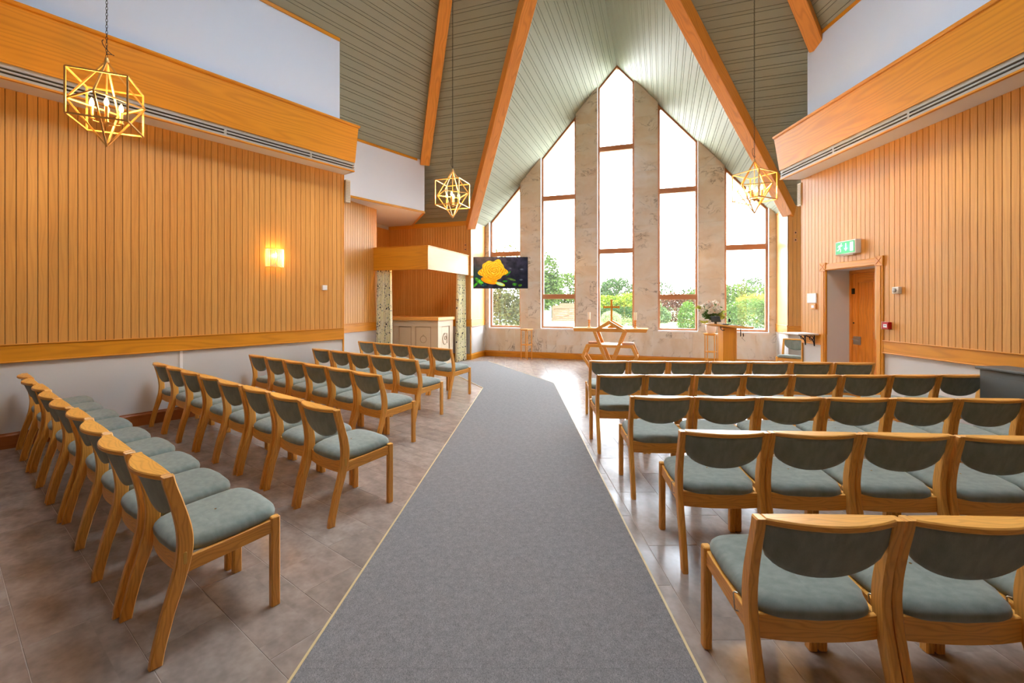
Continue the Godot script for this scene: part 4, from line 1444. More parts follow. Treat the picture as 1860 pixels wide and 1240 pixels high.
	put("front_board", st, M.honey, t)
	st = begin()
	block(st, Vector3(-3.895, 2.325, 1.03), Vector3(-3.86, 2.85, 3.292), 0.003)
	put("side_board", st, M.honey, t)
	st = begin()
	block(st, Vector3(-5.33, 2.85, 3.27), Vector3(-3.85, 2.872, 3.335), 0.004)
	block(st, Vector3(-3.90, 2.85, 1.03), Vector3(-3.85, 2.872, 3.27), 0.004)
	put("cap", st, M.honey, t)
	st = begin()
	tube(st, PackedVector3Array([Vector3(-5.32, 2.38, 3.23), Vector3(-3.95, 2.38, 3.23)]), 0.014, 8)
	tube(st, PackedVector3Array([Vector3(-3.95, 2.38, 3.23), Vector3(-3.95, 2.38, 1.04)]), 0.014, 8)
	put("curtain_track", st, M.white, t)
	curtain(F(-5.29, 0, 3.22), F(-4.88, 0, 3.22), "gathered cream curtain with dark twig print, at the inner end of the pelmet")
	curtain(F(-3.965, 0, 1.63), F(-3.955, 0, 1.11), "gathered cream curtain with dark twig print, beside the television")
	build_catafalque()
	t = thing("strip_lamp", "warm strip lamp fixed behind the alcove pelmet", "lamp", FX * Transform3D(Basis.IDENTITY, Vector3(-4.6, 2.62, 3.24)))
	st = begin()
	block(st, Vector3(-0.22, -0.03, -0.01), Vector3(0.22, 0.03, 0.046), 0.004)
	put("case", st, M.white, t)
	st = begin()
	tube(st, PackedVector3Array([Vector3(-0.20, 0, -0.03), Vector3(0.20, 0, -0.03)]), 0.013, 10)
	put("tube", st, glow(Color(1.0, 0.72, 0.38), 5.0), t)
	var sl2 := OmniLight3D.new()
	sl2.name = "strip_light"
	sl2.position = Vector3(0, 0, -0.07)
	sl2.light_color = Color(1.0, 0.72, 0.38)
	sl2.light_energy = 0.35
	sl2.omni_range = 10
	sl2.omni_attenuation = 2
	sl2.light_size = 0.02
	sl2.shadow_enabled = true
	t.add_child(sl2, true)
	# --- television on its wall arm
	var tx := at(W(-0.278, 2.30, 10.8), 0.0)
	t = thing("television", "wall-mounted screen showing a yellow rose", "television", tx)
	st = begin()
	block(st, Vector3(-0.668, -0.385, -0.045), Vector3(0.668, 0.385, 0.0), 0.006)
	put("case", st, M.black, t)
	st = begin()
	quad(st, Vector3(-0.658, -0.372, 0.002), Vector3(0.658, -0.372, 0.002), Vector3(0.658, 0.375, 0.002), Vector3(-0.658, 0.375, 0.002), Vector2(0, 1), Vector2(1, 1), Vector2(1, 0), Vector2(0, 0))
	var sm := material(Color(0.02, 0.02, 0.02), 0.25)
	sm.emission_enabled = true
	sm.emission = Color(1, 1, 1)
	sm.emission_texture = rose_texture()
	sm.emission_operator = BaseMaterial3D.EMISSION_OP_MULTIPLY
	sm.emission_energy_multiplier = SCREEN
	put("screen", st, sm, t)
	st = begin()
	var wallp := tx.affine_inverse() * F(-3.785, 2.30, 0.75)
	bar(st, Vector3(-0.1, 0.0, -0.05), Vector3(-0.1, 0.0, -0.11), 0.3, 0.3, Vector3.UP)
	bar(st, Vector3(-0.1, 0.0, -0.11), wallp, 0.05, 0.07, Vector3.UP)
	put("wall_arm", st, M.black, t)

func curtain(a: Vector3, b: Vector3, label: String) -> void:
	var t := thing("curtain", label, "curtain", Transform3D.IDENTITY, "printed curtains of the alcove")
	var st := begin()
	var along := (b - a)
	var across := Vector3(-along.z, 0, along.x).normalized()
	st.set_smooth_group(1)
	var nu := 84; var nv := 14
	var pts := []
	for j in nv + 1:
		var f := float(j) / nv
		var row := []
		for i in nu + 1:
			var u := float(i) / nu
			var amp := 0.030 + 0.012 * f + 0.006 * sin(u * 9.0)
			var x := u + 0.018 * sin(u * 27.0 + f * 2.0)
			x = (x - 0.5) * (0.93 + 0.16 * f - 0.1 * f * (1.0 - f)) + 0.5
			row.append(a + along * x + across * (amp * sin(u * TAU * 6.5 + 0.7 * sin(f * 3.0)) + 0.01 * sin(u * 50.0)) + Vector3(0, 2.362 * (1.0 - f) + 0.015 * f, 0))
		pts.append(row)
	for j in nv:
		for i in nu:
			var w := 1.5 / nu
			quad(st, pts[j + 1][i], pts[j + 1][i + 1], pts[j][i + 1], pts[j][i], Vector2(i * w, (j + 1) * 2.37 / nv), Vector2((i + 1) * w, (j + 1) * 2.37 / nv), Vector2((i + 1) * w, j * 2.37 / nv), Vector2(i * w, j * 2.37 / nv))
	st.set_smooth_group(-1)
	put("cloth", st, M.curtain, t)

func ring_outline(st: SurfaceTool, pts: PackedVector3Array, r: float) -> void:
	tube(st, pts, r, 5)

func build_catafalque() -> void:
	var t := thing("catafalque", "cream panelled catafalque with an oak top inside the curtained alcove", "catafalque", FX)
	var s0 := -5.95; var s1 := -4.04; var q0 := 1.72; var q1 := 2.54
	var st := begin()
	block(st, Vector3(s0, 0.0, q0), Vector3(s1, 1.12, q1 - 0.02), 0.004)
	put("body", st, M.cream, t)
	st = begin()
	block(st, Vector3(s0 - 0.05, 1.13, q0 - 0.05), Vector3(s1 + 0.05, 1.21, q1 + 0.05), 0.006)
	put("top", st, M.oak, t)
	# stiles and rails stand proud of the recessed front panels
	st = begin()
	block(st, Vector3(s0, 0.98, q1 - 0.02), Vector3(s1, 1.13, q1), 0.003)
	block(st, Vector3(s0, 0.0, q1 - 0.02), Vector3(s1, 0.16, q1), 0.003)
	for x in [[-5.95, -5.80], [-5.30, -5.14], [-5.02 + 0.25, -4.77 + 0.1], [-4.22, -4.04]]:
		block(st, Vector3(x[0], 0.16, q1 - 0.02), Vector3(x[1], 0.98, q1), 0.003)
	put("front_frame", st, M.cream, t)
	st = begin()
	block(st, Vector3(s1, 0.98, q0), Vector3(s1 + 0.018, 1.13, q1), 0.003)
	block(st, Vector3(s1, 0.0, q0), Vector3(s1 + 0.018, 0.16, q1), 0.003)
	block(st, Vector3(s1, 0.16, q0), Vector3(s1 + 0.018, 0.98, q0 + 0.19), 0.003)
	block(st, Vector3(s1, 0.16, q1 - 0.19), Vector3(s1 + 0.018, 0.98, q1), 0.003)
	put("end_frame", st, M.cream, t)
	st = begin()
	for p in [[-4.65, -4.23], [-5.13, -4.78]]:
		var a := Vector3(p[0], 0.17, q1 - 0.014); var b := Vector3(p[1], 0.17, q1 - 0.014); var c := Vector3(p[1], 0.97, q1 - 0.014); var d := Vector3(p[0], 0.97, q1 - 0.014)
		for e in [[a, b], [b, c], [c, d], [d, a]]: bar(st, e[0], e[1], 0.012, 0.012)
	var a2 := Vector3(s1 + 0.006, 0.17, q0 + 0.20); var c2 := Vector3(s1 + 0.006, 0.97, q1 - 0.20)
	for e in [[a2, Vector3(a2.x, a2.y, c2.z)], [Vector3(a2.x, a2.y, c2.z), c2], [c2, Vector3(a2.x, c2.y, a2.z)], [Vector3(a2.x, c2.y, a2.z), a2]]: bar(st, e[0], e[1], 0.012, 0.012)
	put("panel_moulding", st, M.cream_line, t)
	# carved emblems: a round wreath on the front, an upright monogram scroll on the end
	st = begin()
	var ring := PackedVector3Array()
	for i in 24: ring.append(Vector3(-4.44 + 0.085 * cos(TAU * i / 24), 0.66 + 0.085 * sin(TAU * i / 24), q1 - 0.019))
	tube(st, ring, 0.006, 6, true)
	bar(st, Vector3(-4.47, 0.74, q1 - 0.019), Vector3(-4.44, 0.775, q1 - 0.019), 0.01, 0.008)
	bar(st, Vector3(-4.41, 0.74, q1 - 0.019), Vector3(-4.44, 0.775, q1 - 0.019), 0.01, 0.008)
	var zc := (q0 + q1) / 2
	ring = PackedVector3Array()
	for i in 17:
		var g := PI * 0.5 + PI * 1.1 * i / 16.0
		ring.append(Vector3(s1 + 0.004, 0.66 + 0.14 * sin(g), zc + 0.02 - 0.12 * cos(g)))
	tube(st, ring, 0.010, 6)
	tube(st, PackedVector3Array([Vector3(s1 + 0.004, 0.80, zc - 0.08), Vector3(s1 + 0.004, 0.66, zc - 0.10), Vector3(s1 + 0.004, 0.54, zc - 0.09)]), 0.010, 6)
	ring = PackedVector3Array()
	for i in 16: ring.append(Vector3(s1 + 0.004, 0.68 + 0.05 * sin(TAU * i / 15), zc + 0.05 * cos(TAU * i / 15) - 0.01))
	tube(st, ring, 0.008, 6)
	tube(st, PackedVector3Array([Vector3(s1 + 0.004, 0.80, zc - 0.02), Vector3(s1 + 0.004, 0.77, zc + 0.05), Vector3(s1 + 0.004, 0.79, zc + 0.08)]), 0.008, 6)
	put("emblem", st, M.cream_line, t)

# ------------------------------------------------------------------ fittings on the walls, hanging lamps
func build_fittings() -> void:
	chandelier(W(-3.53, 2.92, 3.86), 0.436, 7.45, "brass cage chandelier hanging by the wall with the sconce")
	chandelier(W(-0.93, 2.89, 6.94), 1.251, 7.6, "brass cage chandelier hanging before the alcove, over the carpet edge")
	chandelier(W(3.44, 2.83, 6.29), 0.476, 6.9, "brass cage chandelier hanging before the lectern's window")
	# wall sconce: half a drum of glass rods round a candle bulb
	var t := thing("wall_sconce", "lit half-drum wall sconce of glass rods on the panelled wall", "sconce", LX * Transform3D(Basis.IDENTITY, Vector3(3.275, 2.11, 0.017)))
	var st := begin()
	block(st, Vector3(-0.05, 0.03, 0.0), Vector3(0.05, 0.27, 0.012), 0.003)
	put("back_plate", st, M.brass, t)
	for y in [0.005, 0.29]:
		st = begin()
		var arc := PackedVector3Array()
		for i in 17: arc.append(Vector3(-0.13 * cos(PI * i / 16.0), y, 0.008 + 0.105 * sin(PI * i / 16.0)))
		tube(st, arc, 0.005, 6)
		put("hoop", st, M.brass, t)
	for i in 13:
		st = begin()
		var a := PI * (i + 0.3) / 12.6
		tube(st, PackedVector3Array([Vector3(-0.13 * cos(a), 0.008, 0.008 + 0.105 * sin(a)), Vector3(-0.13 * cos(a), 0.287, 0.008 + 0.105 * sin(a))]), 0.011, 8)
		put("glass_rod", st, M.crystal, t)
	st = begin()
	tube(st, PackedVector3Array([Vector3(0, 0.06, 0.01), Vector3(0, 0.05, 0.05), Vector3(0, 0.08, 0.055)]), 0.006, 6)
	lathe(st, PackedVector2Array([Vector2(0.012, 0.075), Vector2(0.012, 0.15), Vector2(0, 0.15)]), 12, Transform3D(Basis.IDENTITY, Vector3(0, 0, 0.055)))
	var holder := put("candle_holder", st, M.brass, t)
	st = begin()
	lathe(st, PackedVector2Array([Vector2(0.008, 0.15), Vector2(0.018, 0.175), Vector2(0.016, 0.20), Vector2(0.004, 0.235), Vector2(0, 0.237)]), 12, Transform3D(Basis.IDENTITY, Vector3(0, 0, 0.055)))
	put("bulb", st, M.bulb, holder)
	var l := OmniLight3D.new()
	l.name = "sconce_lamp"
	l.position = Vector3(0, 0.185, 0.055)
	l.light_color = Color(1.0, 0.74, 0.40)
	l.light_energy = BULB * 0.9
	l.omni_range = 14
	l.omni_attenuation = 2
	l.light_size = 0.012
	l.shadow_enabled = true
	t.add_child(l, true)
	# small white sensor
	t = thing("wall_sensor", "small white box on the panelled wall beyond the sconce", "sensor", LX * Transform3D(Basis.IDENTITY, Vector3(4.10, 1.82, 0.017)))
	st = begin()
	block(st, Vector3(-0.042, -0.042, 0), Vector3(0.042, 0.042, 0.04), 0.005)
	put("case", st, M.white, t)
	# loudspeakers at the ends of the two long walls
	for k in 2:
		t = thing("loudspeaker", ["slim beige column loudspeaker at the end of the doorless panelled wall", "slim beige column loudspeaker at the end of the door wall"][k], "loudspeaker",
			[LX * Transform3D(Basis.IDENTITY, Vector3(4.49, 3.36, -0.02)), RX * Transform3D(Basis.IDENTITY, Vector3(-0.125, 3.26, -0.02))][k], "column loudspeakers")
		st = begin()
		block(st, Vector3(0.012, 0, -0.055), Vector3(0.112, 0.40, 0.055), 0.008)
		put("case", st, material(Color(0.80, 0.76, 0.68), 0.6), t)
		st = begin()
		for i in 12: block(st, Vector3(0.022, 0.03 + 0.029 * i, 0.055), Vector3(0.102, 0.048 + 0.029 * i, 0.057))
		put("speaker_grille", st, material(Color(0.70, 0.66, 0.58), 0.7), t)
		st = begin()
		block(st, Vector3([0.0, 0.112][k], 0.17, -0.02), Vector3([0.012, 0.124][k], 0.23, 0.02), 0.0)
		put("bracket", st, M.steel, t)
	# cable clips on the shoulder walls
	for e in [[-3.975, 3.16, "upper small bracket plate beside the television"], [-3.975, 3.04, "lower small bracket plate beside the television"], [3.93, 3.10, "upper small bracket plate on the narrow wall by the lectern's window"], [3.93, 2.94, "lower small bracket plate on the narrow wall by the lectern's window"]]:
		t = thing("bracket_plate", e[2], "bracket", FX * Transform3D(Basis.IDENTITY, Vector3(e[0], e[1], 1.02 + 0.017)))
		st = begin()
		block(st, Vector3(-0.035, -0.04, 0), Vector3(0.035, 0.04, 0.012), 0.003)
		put("plate", st, material(Color(0.80, 0.58, 0.38), 0.6), t)
		st = begin()
		lathe(st, PackedVector2Array([Vector2(0.014, 0), Vector2(0.014, 0.012), Vector2(0.0, 0.014)]), 12, Transform3D(Basis(Vector3(1, 0, 0), Vector3(0, 0, 1), Vector3(0, -1, 0)), Vector3(0, 0, 0.012)))
		put("screw", st, M.iron, t)
	build_door()
	# --- things on the door wall
	t = thing("exit_sign", "green lit exit sign box with running man, arrow and door above the door", "sign", RX * Transform3D(Basis.IDENTITY, Vector3(1.09, 2.285, 0.017)))
	st = begin()
	block(st, Vector3(-0.20, 0, 0), Vector3(0.20, 0.205, 0.085), 0.008)
	put("case", st, M.white, t)
	st = begin()
	block(st, Vector3(-0.185, 0.016, 0.085), Vector3(0.185, 0.190, 0.0875))
	var gp := put("green_panel", st, lit(Color(0.08, 0.60, 0.36), 0.22), t)
	var wm := lit(Color(0.85, 0.95, 0.90), 0.45)
	var zf := Transform3D(Basis.IDENTITY, Vector3(0, 0.016, 0.0875))
	st = begin()   # running man
	var head := PackedVector2Array()
	for i in 14: head.append(Vector2(-0.072, 0.148) + Vector2.from_angle(TAU * i / 14) * 0.013)
	prism(st, head, 0, 0.0015, zf)
	for s in [[Vector2(-0.088, 0.132), Vector2(-0.108, 0.085), 0.026], [Vector2(-0.086, 0.128), Vector2(-0.062, 0.112), 0.011], [Vector2(-0.062, 0.112), Vector2(-0.052, 0.128), 0.010], [Vector2(-0.092, 0.128), Vector2(-0.125, 0.122), 0.011], [Vector2(-0.125, 0.122), Vector2(-0.138, 0.100), 0.010],
		[Vector2(-0.104, 0.088), Vector2(-0.085, 0.062), 0.015], [Vector2(-0.085, 0.062), Vector2(-0.086, 0.025), 0.013], [Vector2(-0.110, 0.088), Vector2(-0.128, 0.058), 0.015], [Vector2(-0.128, 0.058), Vector2(-0.160, 0.052), 0.013]]:
		var d: Vector2 = (s[1] - s[0]).normalized(); var n: Vector2 = Vector2(-d.y, d.x) * float(s[2]) / 2.0
		prism(st, PackedVector2Array([s[0] + n, s[0] - n, s[1] - n, s[1] + n]), 0, 0.0015, zf)
	put("running_man", st, wm, gp)
	st = begin()
	prism(st, PackedVector2Array([Vector2(0.008, 0.150), Vector2(0.008, 0.075), Vector2(-0.016, 0.075), Vector2(0.018, 0.032), Vector2(0.052, 0.075), Vector2(0.028, 0.075), Vector2(0.028, 0.150)]), 0, 0.0015, zf)
	put("arrow", st, wm, gp)
	st = begin()
	prism(st, rect(0.098, 0.022, 0.158, 0.155), 0, 0.0015, zf)
	put("door_symbol", st, wm, gp)
	st = begin()
	block(st, Vector3(-0.12, -0.014, 0.03), Vector3(0.12, 0.0, 0.06), 0.003)
	put("base_strip", st, M.white, t)
	var gl := OmniLight3D.new()
	gl.name = "sign_lamp"
	gl.position = Vector3(0, 0.10, 0.13)
	gl.light_color = Color(0.4, 1.0, 0.65)
	gl.light_energy = 0.02
	gl.light_size = 0.05
	gl.shadow_enabled = true
	t.add_child(gl, true)
	t = thing("thermostat", "white wall thermostat with round dial beside the door", "thermostat", RX * Transform3D(Basis.IDENTITY, Vector3(1.90, 1.723, 0.017)))
	st = begin()
	block(st, Vector3(-0.05, -0.045, 0), Vector3(0.05, 0.045, 0.045), 0.005)
	put("case", st, material(Color(0.84, 0.81, 0.75), 0.5), t)
	st = begin()
	lathe(st, PackedVector2Array([Vector2(0.028, 0), Vector2(0.028, 0.010), Vector2(0.024, 0.013), Vector2(0.0, 0.013)]), 24, Transform3D(Basis(Vector3(1, 0, 0), Vector3(0, 0, 1), Vector3(0, -1, 0)), Vector3(-0.008, 0, 0.045)))
	put("dial", st, material(Color(0.62, 0.60, 0.56), 0.5), t)
	t = thing("fire_call_point", "small red fire alarm call point beside the door frame", "alarm", RX * Transform3D(Basis.IDENTITY, Vector3(1.755, 1.253, 0.017)))
	st = begin()
	block(st, Vector3(-0.048, -0.048, 0), Vector3(0.048, 0.048, 0.055), 0.006)
	put("case", st, M.red, t)
	st = begin()
	block(st, Vector3(-0.026, -0.024, 0.055), Vector3(0.030, 0.018, 0.057))
	var gla := put("glass_label", st, M.white, t)
	st = begin()
	for k in 3: block(st, Vector3(-0.016 + 0.014 * k, -0.006, 0.057), Vector3(-0.007 + 0.014 * k, 0.006, 0.0576))
	put("label_marks", st, material(Color(0.25, 0.22, 0.22), 0.6), gla)
	st = begin()
	bar(st, Vector3(-0.052, -0.050, 0.052), Vector3(-0.052, 0.050, 0.052), 0.006, 0.014, Vector3(0, 0, 1))
	bar(st, Vector3(-0.052, 0.050, 0.052), Vector3(0.02, 0.050, 0.052), 0.014, 0.006)
	put("clear_cover", st, material(Color(0.9, 0.75, 0.68), 0.3), t)
	t = thing("notice", "plain white notice sheet on the panelled wall above the shelf", "notice", RX * Transform3D(Basis.IDENTITY, Vector3(0.255, 1.64, 0.017)))
	st = begin()
	block(st, Vector3(-0.11, -0.08, 0), Vector3(0.11, 0.08, 0.018), 0.002)
	put("sheet", st, M.white, t)
	t = thing("light_switch", "small oak-framed light switch below the white notice", "switch", RX * Transform3D(Basis.IDENTITY, Vector3(0.30, 1.50, 0.017)))
	st = begin()
	block(st, Vector3(-0.06, -0.045, 0), Vector3(0.06, 0.045, 0.022), 0.004)
	put("pattress", st, M.oak, t)
	st = begin()
	block(st, Vector3(-0.035, -0.022, 0.022), Vector3(0.03, 0.022, 0.027), 0.002)
	put("rocker", st, M.white, t)
	# shelf on two iron brackets
	t = thing("wall_shelf", "white shelf on two black iron brackets beside the door", "shelf", RX * Transform3D(Basis.IDENTITY, Vector3(0.24, 1.03, 0.037)))
	st = begin()
	block(st, Vector3(-0.20, 0, 0), Vector3(0.20, 0.026, 0.34), 0.004)
	put("board", st, M.white, t)
	for x in [-0.12, 0.10]:
		st = begin()
		bar(st, Vector3(x, 0.0, 0.006), Vector3(x, -0.19, 0.006), 0.018, 0.010, Vector3(0, 0, 1))
		bar(st, Vector3(x, -0.006, 0.0), Vector3(x, -0.006, 0.22), 0.018, 0.010)
		var curve := PackedVector3Array()
		for i in 13:
			var a := PI / 2 * i / 12.0
			curve.append(Vector3(x, -0.17 + 0.16 * sin(a), 0.01 + 0.19 * (1.0 - cos(a))))
		tube(st, curve, 0.008, 6)
		var curl := PackedVector3Array()
		for i in 15:
			var a := TAU * i / 14.0
			curl.append(Vector3(x, -0.055 + 0.034 * sin(a), 0.055 + 0.034 * cos(a)))
		tube(st, curl, 0.006, 6)
		put("bracket", st, M.iron, t)
	# radiator cover with arched lattice
	t = thing("radiator_cover", "sage grey radiator cover with an arched lattice panel against the door wall", "radiator cover", RX * Transform3D(Basis.IDENTITY, Vector3(3.22, 0, 0.038)))
	var L := 2.0
	st = begin()
	block(st, Vector3(-0.03, 0.885, 0), Vector3(L + 0.03, 0.915, 0.345), 0.008)
	put("top", st, M.sage, t)
	st = begin()
	block(st, Vector3(0, 0, 0), Vector3(0.022, 0.885, 0.32), 0.003)
	block(st, Vector3(L - 0.022, 0, 0), Vector3(L, 0.885, 0.32), 0.003)
	put("end_panel", st, M.sage, t)
	var hole := PackedVector2Array([Vector2(0.30, 0.10)])
	hole.append(Vector2(L - 0.30, 0.10))
	for i in 21:
		var f := 1.0 - i / 20.0
		hole.append(Vector2(0.30 + (L - 0.60) * f, 0.62 + 0.13 * sin(PI * f)))
	st = begin()
	block(st, Vector3(0, 0, 0.30), Vector3(L, 0.10, 0.322), 0.003)
	var fp := rect(0, 0.10, L, 0.82)
	for piece in Geometry2D.clip_polygons(fp, hole): prism(st, piece, 0.30, 0.322, Transform3D.IDENTITY, 0.003)
	block(st, Vector3(0, 0.82, 0.30), Vector3(0.42, 0.885, 0.322), 0.003)
	block(st, Vector3(L - 0.42, 0.82, 0.30), Vector3(L, 0.885, 0.322), 0.003)
	put("front_panel", st, M.sage, t)
	st = begin()
	for d in [-1.0, 1.0]:
		for i in range(-24, 60):
			var x0 := i * 0.052
			var s := PackedVector2Array([Vector2(x0, 0), Vector2(x0 + 0.020, 0), Vector2(x0 + 0.020 + d * 0.9, 0.9), Vector2(x0 + d * 0.9, 0.9)])
			for piece in Geometry2D.intersect_polygons(s, hole): prism(st, piece, 0.302 if d > 0 else 0.305, 0.309 if d > 0 else 0.312)
	put("lattice", st, M.sage, t)
	st = begin()
	block(st, Vector3(0.03, 0.02, 0.05), Vector3(L - 0.03, 0.80, 0.16))
	put("radiator", st, material(Color(0.12, 0.12, 0.12), 0.6), t)
	st = begin()
	block(st, Vector3(0.46, 0.845, 0.295), Vector3(L - 0.46, 0.868, 0.312))
	put("slot_bar", st, M.white, t)

func lit(c: Color, strength: float) -> StandardMaterial3D:
	var m := material(c, 0.4)
	m.emission_enabled = true
	m.emission = c
	m.emission_energy_multiplier = strength
	return m

func build_door() -> void:
	var x0 := 0.58; var x1 := 1.56; var top := 2.078
	var t := structure("door_1", "oak boarded exit door set deep in the panelled wall", "door", RX)
	var st := begin()
	block(st, Vector3(x0, 0, -0.40), Vector3(x0 + 0.05, top, -0.355), 0.003)
	block(st, Vector3(x1 - 0.05, 0, -0.40), Vector3(x1, top, -0.355), 0.003)
	block(st, Vector3(x0, top - 0.05, -0.40), Vector3(x1, top, -0.355), 0.003)
	put("door_frame", st, M.door, t)
	st = begin()
	block(st, Vector3(x0, 0, -0.46), Vector3(x1, top + 0.1, -0.41))
	put("backing", st, M.board_dark, t)
	st = begin()
	block(st, Vector3(x0 + 0.052, 0.008, -0.405), Vector3(x0 + 0.16, top - 0.052, -0.37), 0.003)
	block(st, Vector3(x1 - 0.16, 0.008, -0.405), Vector3(x1 - 0.052, top - 0.052, -0.37), 0.003)
	block(st, Vector3(x0 + 0.16, top - 0.20, -0.405), Vector3(x1 - 0.16, top - 0.052, -0.371), 0.003)
	put("door_rail", st, M.door, t)
	var x := x0 + 0.16
	while x < x1 - 0.17:
		st = begin()
		var w := minf(0.132, x1 - 0.16 - x)
		block(st, Vector3(x + 0.001, 0.008, -0.405), Vector3(x + w - 0.001, top - 0.20, -0.380), 0.005)
		put("door_plank", st, M.door, t)
		x += w
	st = begin()
	block(st, Vector3(x0 + 0.07, 0.90, -0.37), Vector3(x0 + 0.22, 1.03, -0.366), 0.0)
	var hp := put("handle_plate", st, M.steel, t)
	st = begin()
	tube(st, PackedVector3Array([Vector3(x0 + 0.11, 0.985, -0.366), Vector3(x0 + 0.11, 0.985, -0.325), Vector3(x0 + 0.125, 0.985, -0.318), Vector3(x0 + 0.24, 0.982, -0.318)]), 0.010, 8)
	put("door_handle", st, M.steel, hp)
	st = begin()
	block(st, Vector3(x0 + 0.058, 1.70, -0.37), Vector3(x0 + 0.105, 1.79, -0.345), 0.004)
	put("door_lock", st, M.black, t)
	st = begin()
	tube(st, PackedVector3Array([Vector3(x0 + 0.08, 1.24, -0.372), Vector3(x0 + 0.08, 1.24, -0.36)]), 0.012, 10)
	put("keyhole", st, M.black, t)
	st = begin()
	block(st, Vector3(x1 - 0.25, top - 0.10, -0.37), Vector3(x1 - 0.05, top - 0.065, -0.33), 0.003)
	put("door_closer", st, M.black, t)
	# architrave with corner blocks
	for s in [[x0 - 0.112, x0], [x1, x1 + 0.112]]:
		st = begin()
		block(st, Vector3(s[0], 0.0, 0.0), Vector3(s[1], top + 0.005, 0.030), 0.006)
		put("architrave", st, M.honey, t)
		st = begin()
		bar(st, Vector3((s[0] + s[1]) / 2, 0.0, 0.032), Vector3((s[0] + s[1]) / 2, top, 0.032), 0.05, 0.012, Vector3(0, 0, 1), 0.004)
		put("architrave_bead", st, M.honey, t)
	st = begin()
	block(st, Vector3(x0 - 0.01, top, 0.0), Vector3(x1 + 0.01, top + 0.105, 0.034), 0.010)
	block(st, Vector3(x0, top + 0.012, 0.03), Vector3(x1, top + 0.03, 0.04), 0.003)
	put("architrave", st, M.honey, t)
	for c in [x0 - 0.056, x1 + 0.056]:
		st = begin()
		block(st, Vector3(c - 0.068, top - 0.008, 0.0), Vector3(c + 0.068, top + 0.128, 0.045), 0.005)
		put("corner_block", st, M.honey, t)
		st = begin()
		for d in [-1.0, 1.0]: bar(st, Vector3(c - 0.045, top + 0.06 - d * 0.045, 0.046), Vector3(c + 0.045, top + 0.06 + d * 0.045, 0.046), 0.012, 0.01, Vector3(0, 0, 1), 0.003)
		put("carved_cross", st, M.door, t)

